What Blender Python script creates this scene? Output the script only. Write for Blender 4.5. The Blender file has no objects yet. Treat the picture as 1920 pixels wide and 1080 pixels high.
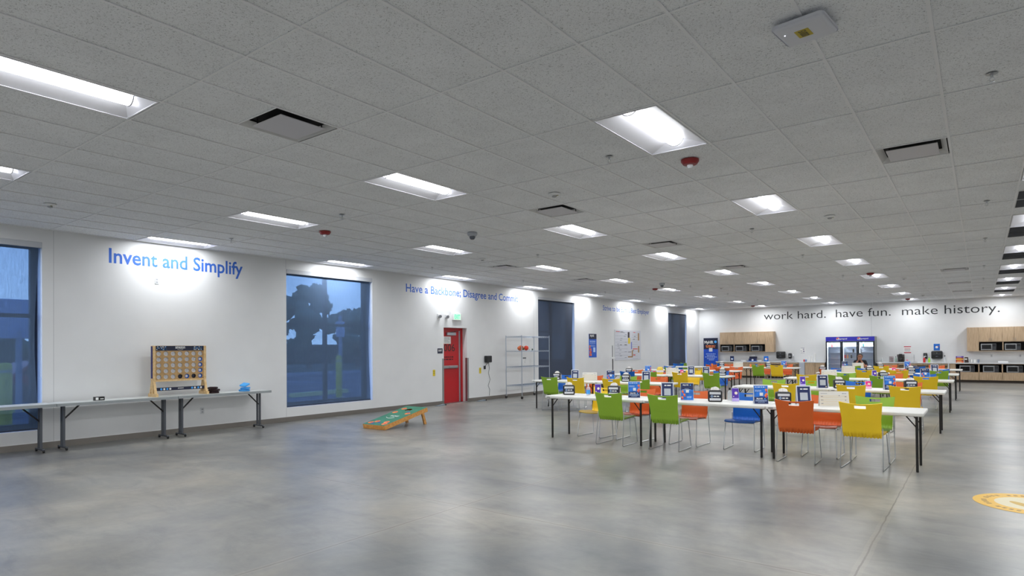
import bpy, bmesh, math, random
from mathutils import Vector, Matrix
random.seed(4)
C = bpy.context.scene.collection
PI = math.pi
T = 0.6096
H = 3.4725            # ceiling height
XL, XR, YB, YF = -9.83, 8.53, 27.35, -8.6

# ------------------------------------------------------------------ camera, world, exposure
sc = bpy.context.scene
yaw, pitch, roll = 0.6456, 0.01, -0.008
fw = Vector((-math.sin(yaw)*math.cos(pitch), math.cos(yaw)*math.cos(pitch), math.sin(pitch)))
rt = Vector((math.cos(yaw), math.sin(yaw), 0)); up = rt.cross(fw)
r2 = rt*math.cos(roll)+up*math.sin(roll); u2 = -rt*math.sin(roll)+up*math.cos(roll)
cd = bpy.data.cameras.new('camera'); cam = bpy.data.objects.new('camera', cd); C.objects.link(cam)
M = Matrix((r2, u2, -fw)).transposed().to_4x4(); M.translation = Vector((2.046, -4.642, 1.52)); cam.matrix_world = M
cd.sensor_width = 36; cd.lens = 1160.8/1920*36
cd.shift_x = -(964.56-960)/1920; cd.shift_y = (642.53-540)/1920
cd.clip_end = 300; sc.camera = cam
sc.view_settings.view_transform = 'Standard'; sc.view_settings.look = 'None'
sc.view_settings.gamma = 1; sc.view_settings.exposure = 0.0
try: sc.view_settings.use_curve_mapping = False
except Exception: pass
w = bpy.data.worlds.new('dusk_sky'); sc.world = w; w.use_nodes = True; w.cycles.sampling_method = 'NONE'
nt = w.node_tree; bg = nt.nodes['Background']
tc = nt.nodes.new('ShaderNodeTexCoord'); sp = nt.nodes.new('ShaderNodeSeparateXYZ'); rp = nt.nodes.new('ShaderNodeValToRGB')
nt.links.new(tc.outputs['Generated'], sp.inputs[0]); nt.links.new(sp.outputs['Z'], rp.inputs[0]); nt.links.new(rp.outputs[0], bg.inputs[0])
rp.color_ramp.elements[0].color = (.42, .66, 1, 1); rp.color_ramp.elements[1].color = (.12, .27, .75, 1); rp.color_ramp.elements[1].position = .5
bg.inputs[1].default_value = 4.2
cy = sc.cycles
cy.use_denoising = True
cy.max_bounces = 8; cy.diffuse_bounces = 5; cy.glossy_bounces = 3; cy.transparent_max_bounces = 12; cy.transmission_bounces = 4
cy.sample_clamp_indirect = 4; cy.caustics_reflective = False; cy.caustics_refractive = False
LAMP = 30.5             # watts of each ceiling light

# ------------------------------------------------------------------ materials
def lin(c): return tuple(((v/255)/12.92 if v/255 <= .04045 else ((v/255+.055)/1.055)**2.4) for v in c)
MATS = {}
def mat(name, rgb, rough=.6, metal=0, spec=.5, emit=0, alpha=1, noise=0, nscale=30):
    if name in MATS: return MATS[name]
    m = bpy.data.materials.new(name); m.use_nodes = True; MATS[name] = m
    n = m.node_tree; b = n.nodes['Principled BSDF']; c = lin(rgb)
    b.inputs['Base Color'].default_value = (*c, 1); b.inputs['Roughness'].default_value = rough
    b.inputs['Metallic'].default_value = metal; b.inputs['Specular IOR Level'].default_value = spec
    if emit: b.inputs['Emission Color'].default_value = (*c, 1); b.inputs['Emission Strength'].default_value = emit
    if alpha < 1: b.inputs['Alpha'].default_value = alpha
    if noise:
        t = n.nodes.new('ShaderNodeTexCoord'); q = n.nodes.new('ShaderNodeTexNoise'); q.inputs['Scale'].default_value = nscale
        r = n.nodes.new('ShaderNodeValToRGB'); n.links.new(t.outputs['Object'], q.inputs[0]); n.links.new(q.outputs[0], r.inputs[0])
        r.color_ramp.elements[0].position = .3; r.color_ramp.elements[1].position = .7
        r.color_ramp.elements[0].color = (*[v*(1-noise) for v in c], 1); r.color_ramp.elements[1].color = (*[min(1, v*(1+noise)) for v in c], 1)
        n.links.new(r.outputs[0], b.inputs['Base Color'])
    return m
def nodes(m): return m.node_tree.nodes, m.node_tree.links, m.node_tree.nodes['Principled BSDF']
def wood(name, a, b_, sx=1, sy=1, sz=1, rough=.45):
    if name in MATS: return MATS[name]
    m = mat(name, a, rough); N, L, B = nodes(m)
    t = N.new('ShaderNodeTexCoord'); mp = N.new('ShaderNodeMapping'); q = N.new('ShaderNodeTexNoise'); r = N.new('ShaderNodeValToRGB')
    mp.inputs['Scale'].default_value = (sx, sy, sz); q.inputs['Scale'].default_value = 6; q.inputs['Detail'].default_value = 6
    L.new(t.outputs['Object'], mp.inputs[0]); L.new(mp.outputs[0], q.inputs[0]); L.new(q.outputs[0], r.inputs[0]); L.new(r.outputs[0], B.inputs['Base Color'])
    r.color_ramp.elements[0].position = .35; r.color_ramp.elements[1].position = .65
    r.color_ramp.elements[0].color = (*lin(a), 1); r.color_ramp.elements[1].color = (*lin(b_), 1)
    return m
WALL = mat('white_wall_paint', (226, 227, 228), .7, noise=.02, nscale=2)
TRIMG = mat('taupe_baseboard', (112, 107, 101), .6)
WHITE = mat('white_plastic', (232, 233, 234), .4)
GRID = mat('white_grid_metal', (214, 214, 214), .6)
TBAR = mat('ceiling_grid_metal', (240, 240, 242), .7)
BLACK = mat('black_plastic', (22, 22, 24), .45)
BLKM = mat('black_metal', (26, 24, 23), .4, spec=.5)
CHROME = mat('chrome', (205, 208, 212), .28, 1)
STEEL = mat('brushed_steel', (170, 172, 174), .32, 1)
GREYM = mat('grey_leg_metal', (84, 88, 95), .4, .3)
PAPER = mat('white_paper', (238, 238, 236), .8)
NAVY = mat('navy_print', (27, 42, 92), .5)
NAVYD = mat('dark_navy_print', (24, 30, 58), .5)
BLUEP = mat('blue_print', (28, 110, 205), .5, noise=.35, nscale=14)
LBLUE = mat('light_blue_print', (70, 165, 245), .5)
PURP = mat('purple_print', (80, 40, 165), .5)
LPURP = mat('lilac_print', (190, 170, 235), .5)
PINK = mat('pink_print', (228, 30, 130), .5)
REDP = mat('red_print', (215, 60, 60), .5)
ORNP = mat('orange_print', (240, 130, 60), .5)
YELP = mat('yellow_print', (225, 200, 40), .5)
GREYP = mat('grey_print', (120, 126, 140), .6)
TANP = mat('tan_print', (226, 205, 160), .7)
SKY = mat('wall_lettering_blue', (52, 104, 200), .6)
LETB = mat('wall_lettering_black', (24, 27, 32), .5)
TOPW = mat('table_white_plastic', (232, 231, 226), .42, noise=.015, nscale=60)
OAK = wood('light_oak_laminate', (176, 149, 119), (204, 178, 147), 9, 9, .5)
PINE = wood('pale_pine', (212, 176, 122), (232, 200, 148), 4, 4, 4)
COUNTER = mat('white_counter_laminate', (222, 224, 226), .35)
CH = {'green': (146, 186, 52), 'yellow': (255, 214, 40), 'orange': (226, 104, 40), 'blue': (16, 104, 200)}
CHM = {k: mat(k+'_chair_plastic', v, .42) for k, v in CH.items()}

# floor: polished concrete
FLOOR = mat('polished_concrete', (150, 148, 143), .3)
N, L, B = nodes(FLOOR)
tcn0 = N.new('ShaderNodeTexCoord'); tcn = N.new('ShaderNodeMapping'); tcn.inputs['Location'].default_value = (0, 0, 3.37); L.new(tcn0.outputs['Object'], tcn.inputs[0])
def noise(scale, detail=5, rough=.6, vec=None, dist=0):
    q = N.new('ShaderNodeTexNoise'); q.inputs['Scale'].default_value = scale; q.inputs['Detail'].default_value = detail
    q.inputs['Roughness'].default_value = rough; q.inputs['Distortion'].default_value = dist
    L.new(vec or tcn.outputs['Object' if 'Object' in tcn.outputs else 0], q.inputs[0]); return q.outputs[0]
def ramp(inp, stops):
    r = N.new('ShaderNodeValToRGB'); L.new(inp, r.inputs[0]); e = r.color_ramp.elements
    while len(e) < len(stops): e.new(.5)
    for k, (p, c) in enumerate(stops): e[k].position = p; e[k].color = (*c, 1)
    return r.outputs[0]
def math_(op, a, b=None):
    q = N.new('ShaderNodeMath'); q.operation = op
    for k, v in enumerate((a, b)):
        if v is None: continue
        if isinstance(v, (int, float)): q.inputs[k].default_value = v
        else: L.new(v, q.inputs[k])
    return q.outputs[0]
def mix(f, a, b, mode='MIX'):
    q = N.new('ShaderNodeMix'); q.data_type = 'RGBA'; q.blend_type = mode
    for k, v in ((0, f), (6, a), (7, b)):
        if isinstance(v, (int, float)): q.inputs[k].default_value = v
        elif isinstance(v, tuple): q.inputs[k].default_value = (*v, 1)
        else: L.new(v, q.inputs[k])
    return q.outputs[2]
base = ramp(noise(.4, 6, .62, dist=.4), [(.25, lin((86, 89, 94))), (.5, lin((129, 128, 124))), (.72, lin((166, 162, 153)))])
fine = ramp(noise(7, 9, .7), [(.2, (.84, .84, .85)), (.8, (1.1, 1.1, 1.09))])
col = mix(1.0, base, fine, 'MULTIPLY')
warm = ramp(noise(.9, 3), [(.4, (.97, .985, 1)), (.8, (1.03, .98, .9))])
col = mix(1.0, col, warm, 'MULTIPLY')
stm = N.new('ShaderNodeMapping'); stm.inputs['Scale'].default_value = (.55, 1.6, 1); stm.inputs['Rotation'].default_value = (0, 0, .5); L.new(tcn0.outputs['Object'], stm.inputs[0])
streak = ramp(noise(1.5, 7, .72, vec=stm.outputs[0], dist=.8), [(.36, (.80, .81, .83)), (.5, (1, 1, 1)), (.66, (1.09, 1.08, 1.05))])
col = mix(1.0, col, streak, 'MULTIPLY')
sx = N.new('ShaderNodeSeparateXYZ'); L.new(tcn0.outputs['Object'], sx.inputs[0])
wob = math_('MULTIPLY', math_('SUBTRACT', noise(3, 3), .5), .03)
def joint(axis, off, period, width):
    a = math_('ADD', math_('ADD', sx.outputs[axis], -off), wob)
    a = math_('SUBTRACT', a, math_('MULTIPLY', math_('ROUND', math_('DIVIDE', a, period)), period))
    return math_('LESS_THAN', math_('ABSOLUTE', a), width)
jn = math_('MAXIMUM', joint(0, -2.0, 3.36, .006), joint(1, -.14, 3.66, .006))
jw = math_('MAXIMUM', joint(0, -2.0, 3.36, .035), joint(1, -.14, 3.66, .035))
col = mix(math_('MULTIPLY', jw, .13), col, (.42, .36, .29))
col = mix(math_('MULTIPLY', jn, .6), col, (.08, .07, .06))
L.new(col, B.inputs['Base Color'])
L.new(ramp(noise(1.2, 4), [(.1, (.285,)*3), (.9, (.40,)*3)]), B.inputs['Roughness'])
B.inputs['Specular IOR Level'].default_value = .55
bp = N.new('ShaderNodeBump'); bp.inputs['Strength'].default_value = .05; bp.inputs['Distance'].default_value = .01
L.new(noise(5, 4), bp.inputs['Height']); L.new(bp.outputs[0], B.inputs['Normal'])

# ceiling tile: fissured mineral fibre
TILE = mat('mineral_fibre_tile', (190, 190, 190), .9, spec=.2)
N, L, B = nodes(TILE); tcn = N.new('ShaderNodeTexCoord')
c1 = ramp(noise(95, 3, .7, dist=1.2), [(.36, (.38, .385, .395)), (.44, (.885, .90, .92))])
c2 = ramp(noise(2.2, 2), [(.3, (.95, .95, .95)), (.7, (1.03, 1.03, 1.03))])
L.new(mix(1.0, c1, c2, 'MULTIPLY'), B.inputs['Base Color'])

# roller shade fabric (see-through weave)
def shade_mat(name, rgb, alpha, tint):
    m = mat(name, rgb, .8, spec=.2); N, L, B = nodes(m)
    tcn = N.new('ShaderNodeTexCoord'); mp = N.new('ShaderNodeMapping'); mp.inputs['Scale'].default_value = (1, 1, .08)
    L.new(tcn.outputs['Object'], mp.inputs[0]); q = N.new('ShaderNodeTexNoise'); q.inputs['Scale'].default_value = 60; q.inputs['Detail'].default_value = 3
    L.new(mp.outputs[0], q.inputs[0]); mr = N.new('ShaderNodeMapRange'); mr.inputs[1].default_value = .35; mr.inputs[2].default_value = .65
    mr.inputs[3].default_value = alpha*.82; mr.inputs[4].default_value = min(1, alpha*1.15); L.new(q.outputs[0], mr.inputs[0])
    tr = N.new('ShaderNodeBsdfTransparent'); tr.inputs[0].default_value = (*tint, 1); mx = N.new('ShaderNodeMixShader')
    L.new(mr.outputs[0], mx.inputs[0]); L.new(B.outputs[0], mx.inputs[1]); L.new(tr.outputs[0], mx.inputs[2])
    L.new(mx.outputs[0], N['Material Output'].inputs[0]); return m
SHADE = shade_mat('see_through_shade_fabric', (84, 104, 132), .17, (.68, .82, 1))
SHADED = shade_mat('dense_shade_fabric', (70, 78, 94), .008, (.6, .75, 1))
GLASS = mat('window_glass', (255, 255, 255), .02)
N, L, B = nodes(GLASS); tr = N.new('ShaderNodeBsdfTransparent'); gl = N.new('ShaderNodeBsdfGlossy'); gl.inputs['Roughness'].default_value = .02
mx = N.new('ShaderNodeMixShader'); mx.inputs[0].default_value = .05
L.new(tr.outputs[0], mx.inputs[1]); L.new(gl.outputs[0], mx.inputs[2]); L.new(mx.outputs[0], N['Material Output'].inputs[0])
CLEAR = mat('clear_plastic', (230, 236, 240), .1, alpha=.35)

# ------------------------------------------------------------------ geometry helpers
class G:
    def __init__(s): s.b = bmesh.new()
    def box(s, x0, x1, y0, y1, z0, z1, bev=0, seg=2):
        r = bmesh.ops.create_cube(s.b, size=1); v = r['verts']
        bmesh.ops.scale(s.b, vec=(abs(x1-x0), abs(y1-y0), abs(z1-z0)), verts=v)
        bmesh.ops.translate(s.b, vec=((x0+x1)/2, (y0+y1)/2, (z0+z1)/2), verts=v)
        if bev: bmesh.ops.bevel(s.b, geom=list({e for q in v for e in q.link_edges}), offset=bev, segments=seg, affect='EDGES', profile=.5)
        return s
    def obox(s, c, size, rot, bev=0):      # box with a rotation matrix
        r = bmesh.ops.create_cube(s.b, size=1); v = r['verts']
        bmesh.ops.scale(s.b, vec=size, verts=v)
        if bev: 
            g = bmesh.ops.bevel(s.b, geom=list({e for q in v for e in q.link_edges}), offset=bev, segments=2, affect='EDGES'); v = list({q for f in g['faces'] for q in f.verts} | {q for q in v if q.is_valid})
        bmesh.ops.transform(s.b, matrix=Matrix.Translation(c) @ rot.to_4x4(), verts=v); return s
    def cyl(s, p, q, r, r2=None, n=12, cap=True):
        p, q = Vector(p), Vector(q); d = q-p
        m = Matrix.Translation((p+q)/2) @ d.to_track_quat('Z', 'Y').to_matrix().to_4x4()
        bmesh.ops.create_cone(s.b, cap_ends=cap, segments=n, radius1=r, radius2=r if r2 is None else r2, depth=d.length, matrix=m); return s
    def sph(s, c, r, sc_=(1, 1, 1), n=12):
        m = Matrix.Translation(c) @ Matrix.Diagonal((*sc_, 1)); bmesh.ops.create_uvsphere(s.b, u_segments=n, v_segments=max(6, n//2+2), radius=r, matrix=m); return s
    def tube(s, pts, r, n=8, closed=False):
        pts = [Vector(p) for p in pts]; K = len(pts); rings = []; prev = None
        for i, p in enumerate(pts):
            a = pts[i-1] if (i > 0 or closed) else p; c = pts[(i+1) % K] if (i < K-1 or closed) else p
            t = (c-a).normalized()
            if prev is None:
                x = t.orthogonal().normalized()
            else:
                x = (prev - t*prev.dot(t)); x = x.normalized() if x.length > 1e-6 else t.orthogonal().normalized()
            prev = x; y = t.cross(x)
            rings.append([s.b.verts.new(p + x*r*math.cos(2*PI*k/n) + y*r*math.sin(2*PI*k/n)) for k in range(n)])
        for i in range(K if closed else K-1):
            A, Bq = rings[i], rings[(i+1) % K]
            for k in range(n): s.b.faces.new((A[k], A[(k+1) % n], Bq[(k+1) % n], Bq[k]))
        if not closed:
            s.b.faces.new(rings[0][::-1]); s.b.faces.new(rings[-1])
        return s
    def lathe(s, prof, n=20, c=(0, 0, 0)):
        rings = []
        for (r, z) in prof:
            rings.append([s.b.verts.new((c[0]+max(r, 1e-4)*math.cos(2*PI*k/n), c[1]+max(r, 1e-4)*math.sin(2*PI*k/n), c[2]+z)) for k in range(n)])
        for A, Bq in zip(rings, rings[1:]):
            for k in range(n): s.b.faces.new((A[k], A[(k+1) % n], Bq[(k+1) % n], Bq[k]))
        s.b.faces.new(rings[0][::-1]); s.b.faces.new(rings[-1]); return s
    def quad(s, *p): s.b.faces.new([s.b.verts.new(q) for q in p]); return s
    def prism(s, poly, off):               # polygon extruded by a vector
        off = Vector(off); a = [s.b.verts.new(p) for p in poly]; c = [s.b.verts.new(Vector(p)+off) for p in poly]
        s.b.faces.new(a[::-1]); s.b.faces.new(c)
        for k in range(len(a)): s.b.faces.new((a[k], a[(k+1) % len(a)], c[(k+1) % len(a)], c[k]))
        return s
    def done(s, name, m, parent=None, smooth=False, loc=None):
        bmesh.ops.recalc_face_normals(s.b, faces=s.b.faces)
        me = bpy.data.meshes.new(name); s.b.to_mesh(me); s.b.free()
        if isinstance(m, (list, tuple)):
            for q in m: me.materials.append(q)
        else: me.materials.append(m)
        if smooth:
            for f in me.polygons: f.use_smooth = True
            try: me.set_sharp_from_angle(angle=math.radians(40))
            except Exception: pass
        o = bpy.data.objects.new(name, me); C.objects.link(o)
        if parent: o.parent = parent
        if loc: o.location = loc
        return o
def thing(name, label, cat, loc=(0, 0, 0), rz=0, group=None):
    o = bpy.data.objects.new(name, None); C.objects.link(o); o.empty_display_size = .1
    o.location = loc; o.rotation_euler = (0, 0, rz); return tag(o, label, cat, group)
def tag(o, label, cat, group=None):
    o['label'] = label; o['category'] = cat
    if group: o['group'] = group
    return o
def struct(o, label=None):
    o['kind'] = 'structure'
    if label: o['label'] = label
    return o
def dup(o, loc=None, rz=None, label=None, group=None, parent=None):
    c = o.copy(); C.objects.link(c)
    if parent: c.parent = parent
    if loc is not None: c.location = loc
    if rz is not None: c.rotation_euler = (0, 0, rz)
    if label: c['label'] = label
    if group: c['group'] = group
    for ch in list(o.children): dup(ch, parent=c)
    return c
def dup_mat(o, swap, **k):
    c = dup(o, **k)
    for ch in c.children:
        m = ch.data.materials[0]
        if m in swap:
            key = ch.data.name + swap[m].name
            if key not in MCACHE:
                d = ch.data.copy(); d.materials[0] = swap[m]; MCACHE[key] = d
            ch.data = MCACHE[key]
    return c
MCACHE = {}
# flat lettering placed at an origin with given right/up axes, fitted into w x h
def text(s, w_, h_, o, right, upv, m, name='lettering', parent=None, weight=0, ext=.001, spacing=1.0, bottom=None):
    cu = bpy.data.curves.new('t', 'FONT'); cu.body = s; cu.extrude = 0; cu.offset = weight; cu.space_character = spacing; cu.resolution_u = 3
    ob = bpy.data.objects.new('t', cu); C.objects.link(ob); bpy.context.view_layer.update()
    me = bpy.data.meshes.new_from_object(ob.evaluated_get(bpy.context.evaluated_depsgraph_get()))
    bpy.data.objects.remove(ob); bpy.data.curves.remove(cu)
    xs = [v.co.x for v in me.vertices]; ys = [v.co.y for v in me.vertices]
    x0, x1, y0, y1 = min(xs), max(xs), min(ys), max(ys)
    right, upv = Vector(right), Vector(upv); n = right.cross(upv); o = Vector(o)
    for v in me.vertices:
        v.co = o + right*((v.co.x-x0)/(x1-x0)*w_) + upv*((v.co.y-y0)/(y1-y0)*h_) + n*ext
    me.materials.append(m); me.name = name
    t = bpy.data.objects.new(name, me); C.objects.link(t)
    if parent: t.parent = parent
    return t
def bars(g, o, right, upv, rows, th=.004, gap=.003, ext=.0015):   # tiny unreadable print as short strokes
    right, upv, o = Vector(right), Vector(upv), Vector(o); n = right.cross(upv)
    for (x, y, w_, h_) in rows:
        x_ = x
        while x_ < x+w_-1e-6:
            l = min(random.uniform(.5, 1.6)*h_*2.2, x+w_-x_)
            p = [o+right*x_+upv*y+n*ext, o+right*(x_+l)+upv*y+n*ext, o+right*(x_+l)+upv*(y+h_)+n*ext, o+right*x_+upv*(y+h_)+n*ext]
            g.quad(*p); x_ += l + h_*.6
    return g
def rect(g, o, right, upv, x, y, w_, h_, ext=.001):
    right, upv, o = Vector(right), Vector(upv), Vector(o); n = right.cross(upv)
    g.quad(*[o+right*a+upv*b+n*ext for a, b in ((x, y), (x+w_, y), (x+w_, y+h_), (x, y+h_))]); return g
def disc(g, o, right, upv, x, y, r, ext=.001, ry=None, n=24):
    right, upv, o = Vector(right), Vector(upv), Vector(o); nn = right.cross(upv); ry = ry or r
    g.b.faces.new([g.b.verts.new(o+right*(x+r*math.cos(2*PI*k/n))+upv*(y+ry*math.sin(2*PI*k/n))+nn*ext) for k in range(n)]); return g
ORD = ['nearest', 'second', 'third', 'fourth', 'fifth', 'sixth', 'seventh', 'eighth', 'ninth', 'tenth', 'eleventh', 'twelfth']
LWR, LWU = (0, 1, 0), (0, 0, 1)           # left wall: right/up as seen from the room
BWR, BWU = (1, 0, 0), (0, 0, 1)

# ------------------------------------------------------------------ room shell
struct(G().box(XL-.4, XR+.3, YF-.3, YB+.3, -.12, 0).done('floor', FLOOR))
WIN = [(-3.66, -1.31), (3.01, 5.36), (12.46, 14.79), (23.32, 25.6)]
WZ0, WZ1 = .30, 3.27
DR = (7.87, 8.84, 2.13)
g = G(); XO = XL-.36
ys = sorted([YF-.3, YB+.3] + [v for p in WIN for v in p] + [DR[0], DR[1]])
for a, b in zip(ys, ys[1:]):
    if (a, b) in WIN:
        g.box(XO, XL, a, b, 0, WZ0); g.box(XO, XL, a, b, WZ1, H+.3)
    elif (a, b) == DR[:2]:
        g.box(XO, XL, a, b, DR[2], H+.3)
    else: g.box(XO, XL, a, b, 0, H+.3)
struct(g.done('wall_left', WALL))
struct(G().box(XL-.36, XR+.3, YB, YB+.3, 0, H+.3).done('wall_back', WALL))
struct(G().box(XR, XR+.3, YF-.3, YB+.3, 0, H+.3).done('wall_right', WALL))
struct(G().box(XL, XR, YF-.3, YF, 0, H+.3).done('wall_front', WALL))
g = G()
for a, b in ((YF, DR[0]), (DR[1], YB)): g.box(XL, XL+.012, a, b, 0, .10, .003, 1)
struct(g.done('baseboard_left', TRIMG)); 
struct(G().box(XL+.012, XR, YB-.012, YB, 0, .10, .003, 1).done('baseboard_back', TRIMG))
# thin control joints in the wall board
JT = mat('wall_joint_line', (170, 172, 175), .8)
g = G(); g.box(XL, XL+.0012, 3.0, 3.004, .1, WZ0); g.box(XL, XL+.0012, 3.0, 3.004, WZ1, H); g.box(XL, XL+.0012, -1.16, -1.156, .1, H); g.box(XL, XL+.0012, 12.2, 12.204, .1, H)
struct(g.done('trim_1', JT)); struct(G().box(-1.888, -1.880, YB-.0015, YB, .1, H).done('trim_2', JT))
# windows: dark frame with mullions, glass
FRM = mat('dark_window_frame', (38, 50, 70), .45)
for k, (a, b) in enumerate(WIN):
    g = G(); x0, x1 = XL-.33, XL-.24; fz0, fz1 = WZ0, WZ1
    g.box(x0, x1, a, a+.09, fz0, fz1); g.box(x0, x1, b-.09, b, fz0, fz1); g.box(x0, x1, a+.09, b-.09, fz0, fz0+.09); g.box(x0, x1, a+.09, b-.09, fz1-.09, fz1)
    m_ = (a+b)/2; g.box(x0, x1, m_-.035, m_+.035, fz0+.09, fz1-.09); g.box(x0, x1, a+.09, m_-.035, 2.08, 2.14); g.box(x0, x1, m_+.035, b-.09, 2.08, 2.14)
    fr = struct(g.done('window_%d' % (k+1), FRM))
    G().box(XL-.29, XL-.285, a+.05, b-.05, fz0+.05, fz1-.05).done('glass_pane', GLASS, fr)
WN = ['at the left edge of the photo', 'beside the words about a backbone', 'behind the wire shelving rack', 'nearest the back corner']
for k, (a, b) in enumerate(WIN):
    t = thing('roller_shade', '%s roller shade over the tall window %s' % ('see-through blue-looking' if k < 2 else 'dark slate closed', WN[k]), 'window shade', (XL-.05, (a+b)/2, WZ0))
    h = (b-a)/2; m = SHADE if k < 2 else SHADED
    g = G(); n = 24
    for i in range(n):                       # fabric hangs a little bowed at its far edge
        z0, z1 = (i/n)*2.88+.012, ((i+1)/n)*2.88+.012
        f = lambda z: h-.035-.05*math.sin(PI*min(1, max(0, z/2.9)))**1.5 - (.05 if k == 2 else 0)*(1-z/2.9)
        g.quad((0, -h+.004, z0), (0, f(z0), z0), (0, f(z1), z1), (0, -h+.004, z1))
    bmesh.ops.remove_doubles(g.b, verts=g.b.verts, dist=1e-5)
    g.done('fabric', m, t); G().box(-.008, .008, -h+.006, h-.035, .004, .03, .003).done('hem_bar', FRM, t)
    G().box(-.05, .055, -h+.002, h-.002, WZ1-WZ0-.09, WZ1-WZ0-.002, .004).done('valance', mat('pale_valance', (196, 199, 205), .5), t)
    g = G(); g.tube([(.03, h-.015, 2.9), (.032, h-.013, 1.6), (.03, h-.015, .85)], .002, 5); g.sph((.03, h-.015, .85), .008)
    g.done('pull_chain', WHITE, t)

# ceiling: lay-in tiles and T-bar grid with openings for fittings
LX = [-16, -11, -6, -1, 4, 9]; LJ = list(range(-6, 22, 3))
lights = {(i, j) for i in LX for j in LJ}
DIFF = [(-5, -1.5), (-5, 2), (-5, 5), (-5, 8.5), (-12, 5.5), (-12, 8.5), (2, 2), (2, 12), (2, 15.5), (2, 18.5)]
diffs = {(i, int(j*2)) for i, j in DIFF}
RET = [(4, 4.5), (4, 7), (4, 10), (4, 13), (4, 16), (4, 19)]
rets = {}
for i, j in RET:
    for q in (int(j*2), int(j*2)+1): rets[(i, q)] = 1
g = G(); gb = G(); bw = .0105
for i in range(-17, 14):
    for hj in range(-14, 45):
        x0, x1 = max(i*T, XL), min((i+1)*T, XR); y0, y1 = max(hj*T, YF), min((hj+1)*T, YB)
        if x1-x0 < .01 or y1-y0 < .01: continue
        j = math.floor(hj/2)
        if (i, j) in lights or (i, hj) in diffs or (i, hj) in rets: continue
        if hj % 2 == 1 and not ((i, hj-1) in diffs or (i, hj-1) in rets): continue      # merged into the full tile
        if hj % 2 == 0 and not ((i, hj+1) in diffs or (i, hj+1) in rets): y1 = min((hj+2)*T, YB)
        g.box(x0+.003, x1-.003, y0+.003, y1-.003, H+.006, H+.022)
for i in range(-16, 15):
    if XL < i*T < XR: gb.box(i*T-bw, i*T+bw, YF, YB, H-.002, H+.004)
for j in range(-7, 23):
    y = 2*j*T
    if YF < y < YB: gb.box(XL, XR, y-bw*.7, y+bw*.7, H-.0015, H+.004)
for (i, hj) in list(diffs)+list(rets):
    for q in (hj, hj+1):
        if q % 2 == 1: gb.box(i*T+bw, (i+1)*T-bw, q*T-bw*.7, q*T+bw*.7, H-.0015, H+.004)
struct(g.done('ceiling', TILE)); struct(gb.done('trim_3', TBAR))
struct(G().box(XL-.3, XR+.3, YF-.3, YB+.3, H+.3, H+.4).done('trim_4', mat('plenum_grey', (60, 60, 60), .9)))

# ceiling light proto (one lay-in troffer)
LENS = mat('lit_lens', (250, 252, 255), .5, emit=9)
LENS.cycles.emission_sampling = 'NONE'
REFL = mat('reflector_enamel', (238, 238, 244), .35)
def troffer(loc, label):
    t = thing('ceiling_light', label, 'ceiling light', loc, 0, 'recessed ceiling lights in the tile grid')
    ld = bpy.data.lights.new('tube_light', 'AREA'); ld.shape = 'RECTANGLE'; ld.size = .12; ld.size_y = 2*T-.25; ld.energy = LAMP; ld.color = (.955, .98, 1.0); ld.spread = math.radians(175)
    lo = bpy.data.objects.new('tube_light', ld); C.objects.link(lo); lo.parent = t; lo.location = (T/2, T, .004)
    X, Y = T-.03, 2*T-.03; x0, y0 = .015, .015; d = .072; cx = T/2
    g = G(); r = .075
    g.quad((x0, y0, 0), (cx-r, y0+.10, d), (cx-r, y0+Y-.10, d), (x0, y0+Y, 0)); g.quad((x0+X, y0, 0), (x0+X, y0+Y, 0), (cx+r, y0+Y-.10, d), (cx+r, y0+.10, d))
    g.quad((x0, y0, 0), (x0+X, y0, 0), (cx+r, y0+.10, d), (cx-r, y0+.10, d)); g.quad((x0, y0+Y, 0), (cx-r, y0+Y-.10, d), (cx+r, y0+Y-.10, d), (x0+X, y0+Y, 0))
    g.quad((cx-r, y0+.10, d), (cx+r, y0+.10, d), (cx+r, y0+Y-.10, d), (cx-r, y0+Y-.10, d))
    g.box(x0, x0+.012, y0, y0+Y, -.003, .001); g.box(x0+X-.012, x0+X, y0, y0+Y, -.003, .001); g.box(x0+.012, x0+X-.012, y0, y0+.012, -.003, .001); g.box(x0+.012, x0+X-.012, y0+Y-.012, y0+Y, -.003, .001)
    g.done('reflector', REFL, t)
    g = G(); n = 12; a = [(cx+r*math.cos(PI+PI*k/n), d+.78*r*math.sin(PI+PI*k/n)) for k in range(n+1)]
    g.prism([(x, y0+.10, z) for x, z in a], (0, Y-.20, 0)); g.done('lens', LENS, t, True)
    for yy in (y0+.093, y0+Y-.103):
        g = G(); g.tube([(x, yy+.005, z-.002) for x, z in a], .005, 6); g.done('end_clip', mat('clip_grey', (120, 120, 126), .4), t)
    return t
CN = {-16: 'line along left wall', -11: 'second line from left wall', -6: 'third line from left wall', -1: 'fourth line from left wall', 4: 'fifth line over the right aisle', 9: 'line nearest the right wall'}
proto = None
for i in LX[1:]+LX[:1]:
    if i == -16:
        WALL_TUBE = next(c for c in proto.children if c.type == 'LIGHT').data.copy(); WALL_TUBE.energy = LAMP*.75
    for j in LJ:
        k = (21-j)//3
        lab = 'ceiling light, %s, %s from the back wall' % (CN[i], ORD[k])
        if proto is None: proto = troffer((i*T, 2*j*T, H), lab)
        else:
            q = dup(proto, (i*T, 2*j*T, H), label=lab)
            if i == -16:
                for ch in q.children:
                    if ch.type == 'LIGHT': ch.data = WALL_TUBE
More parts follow.
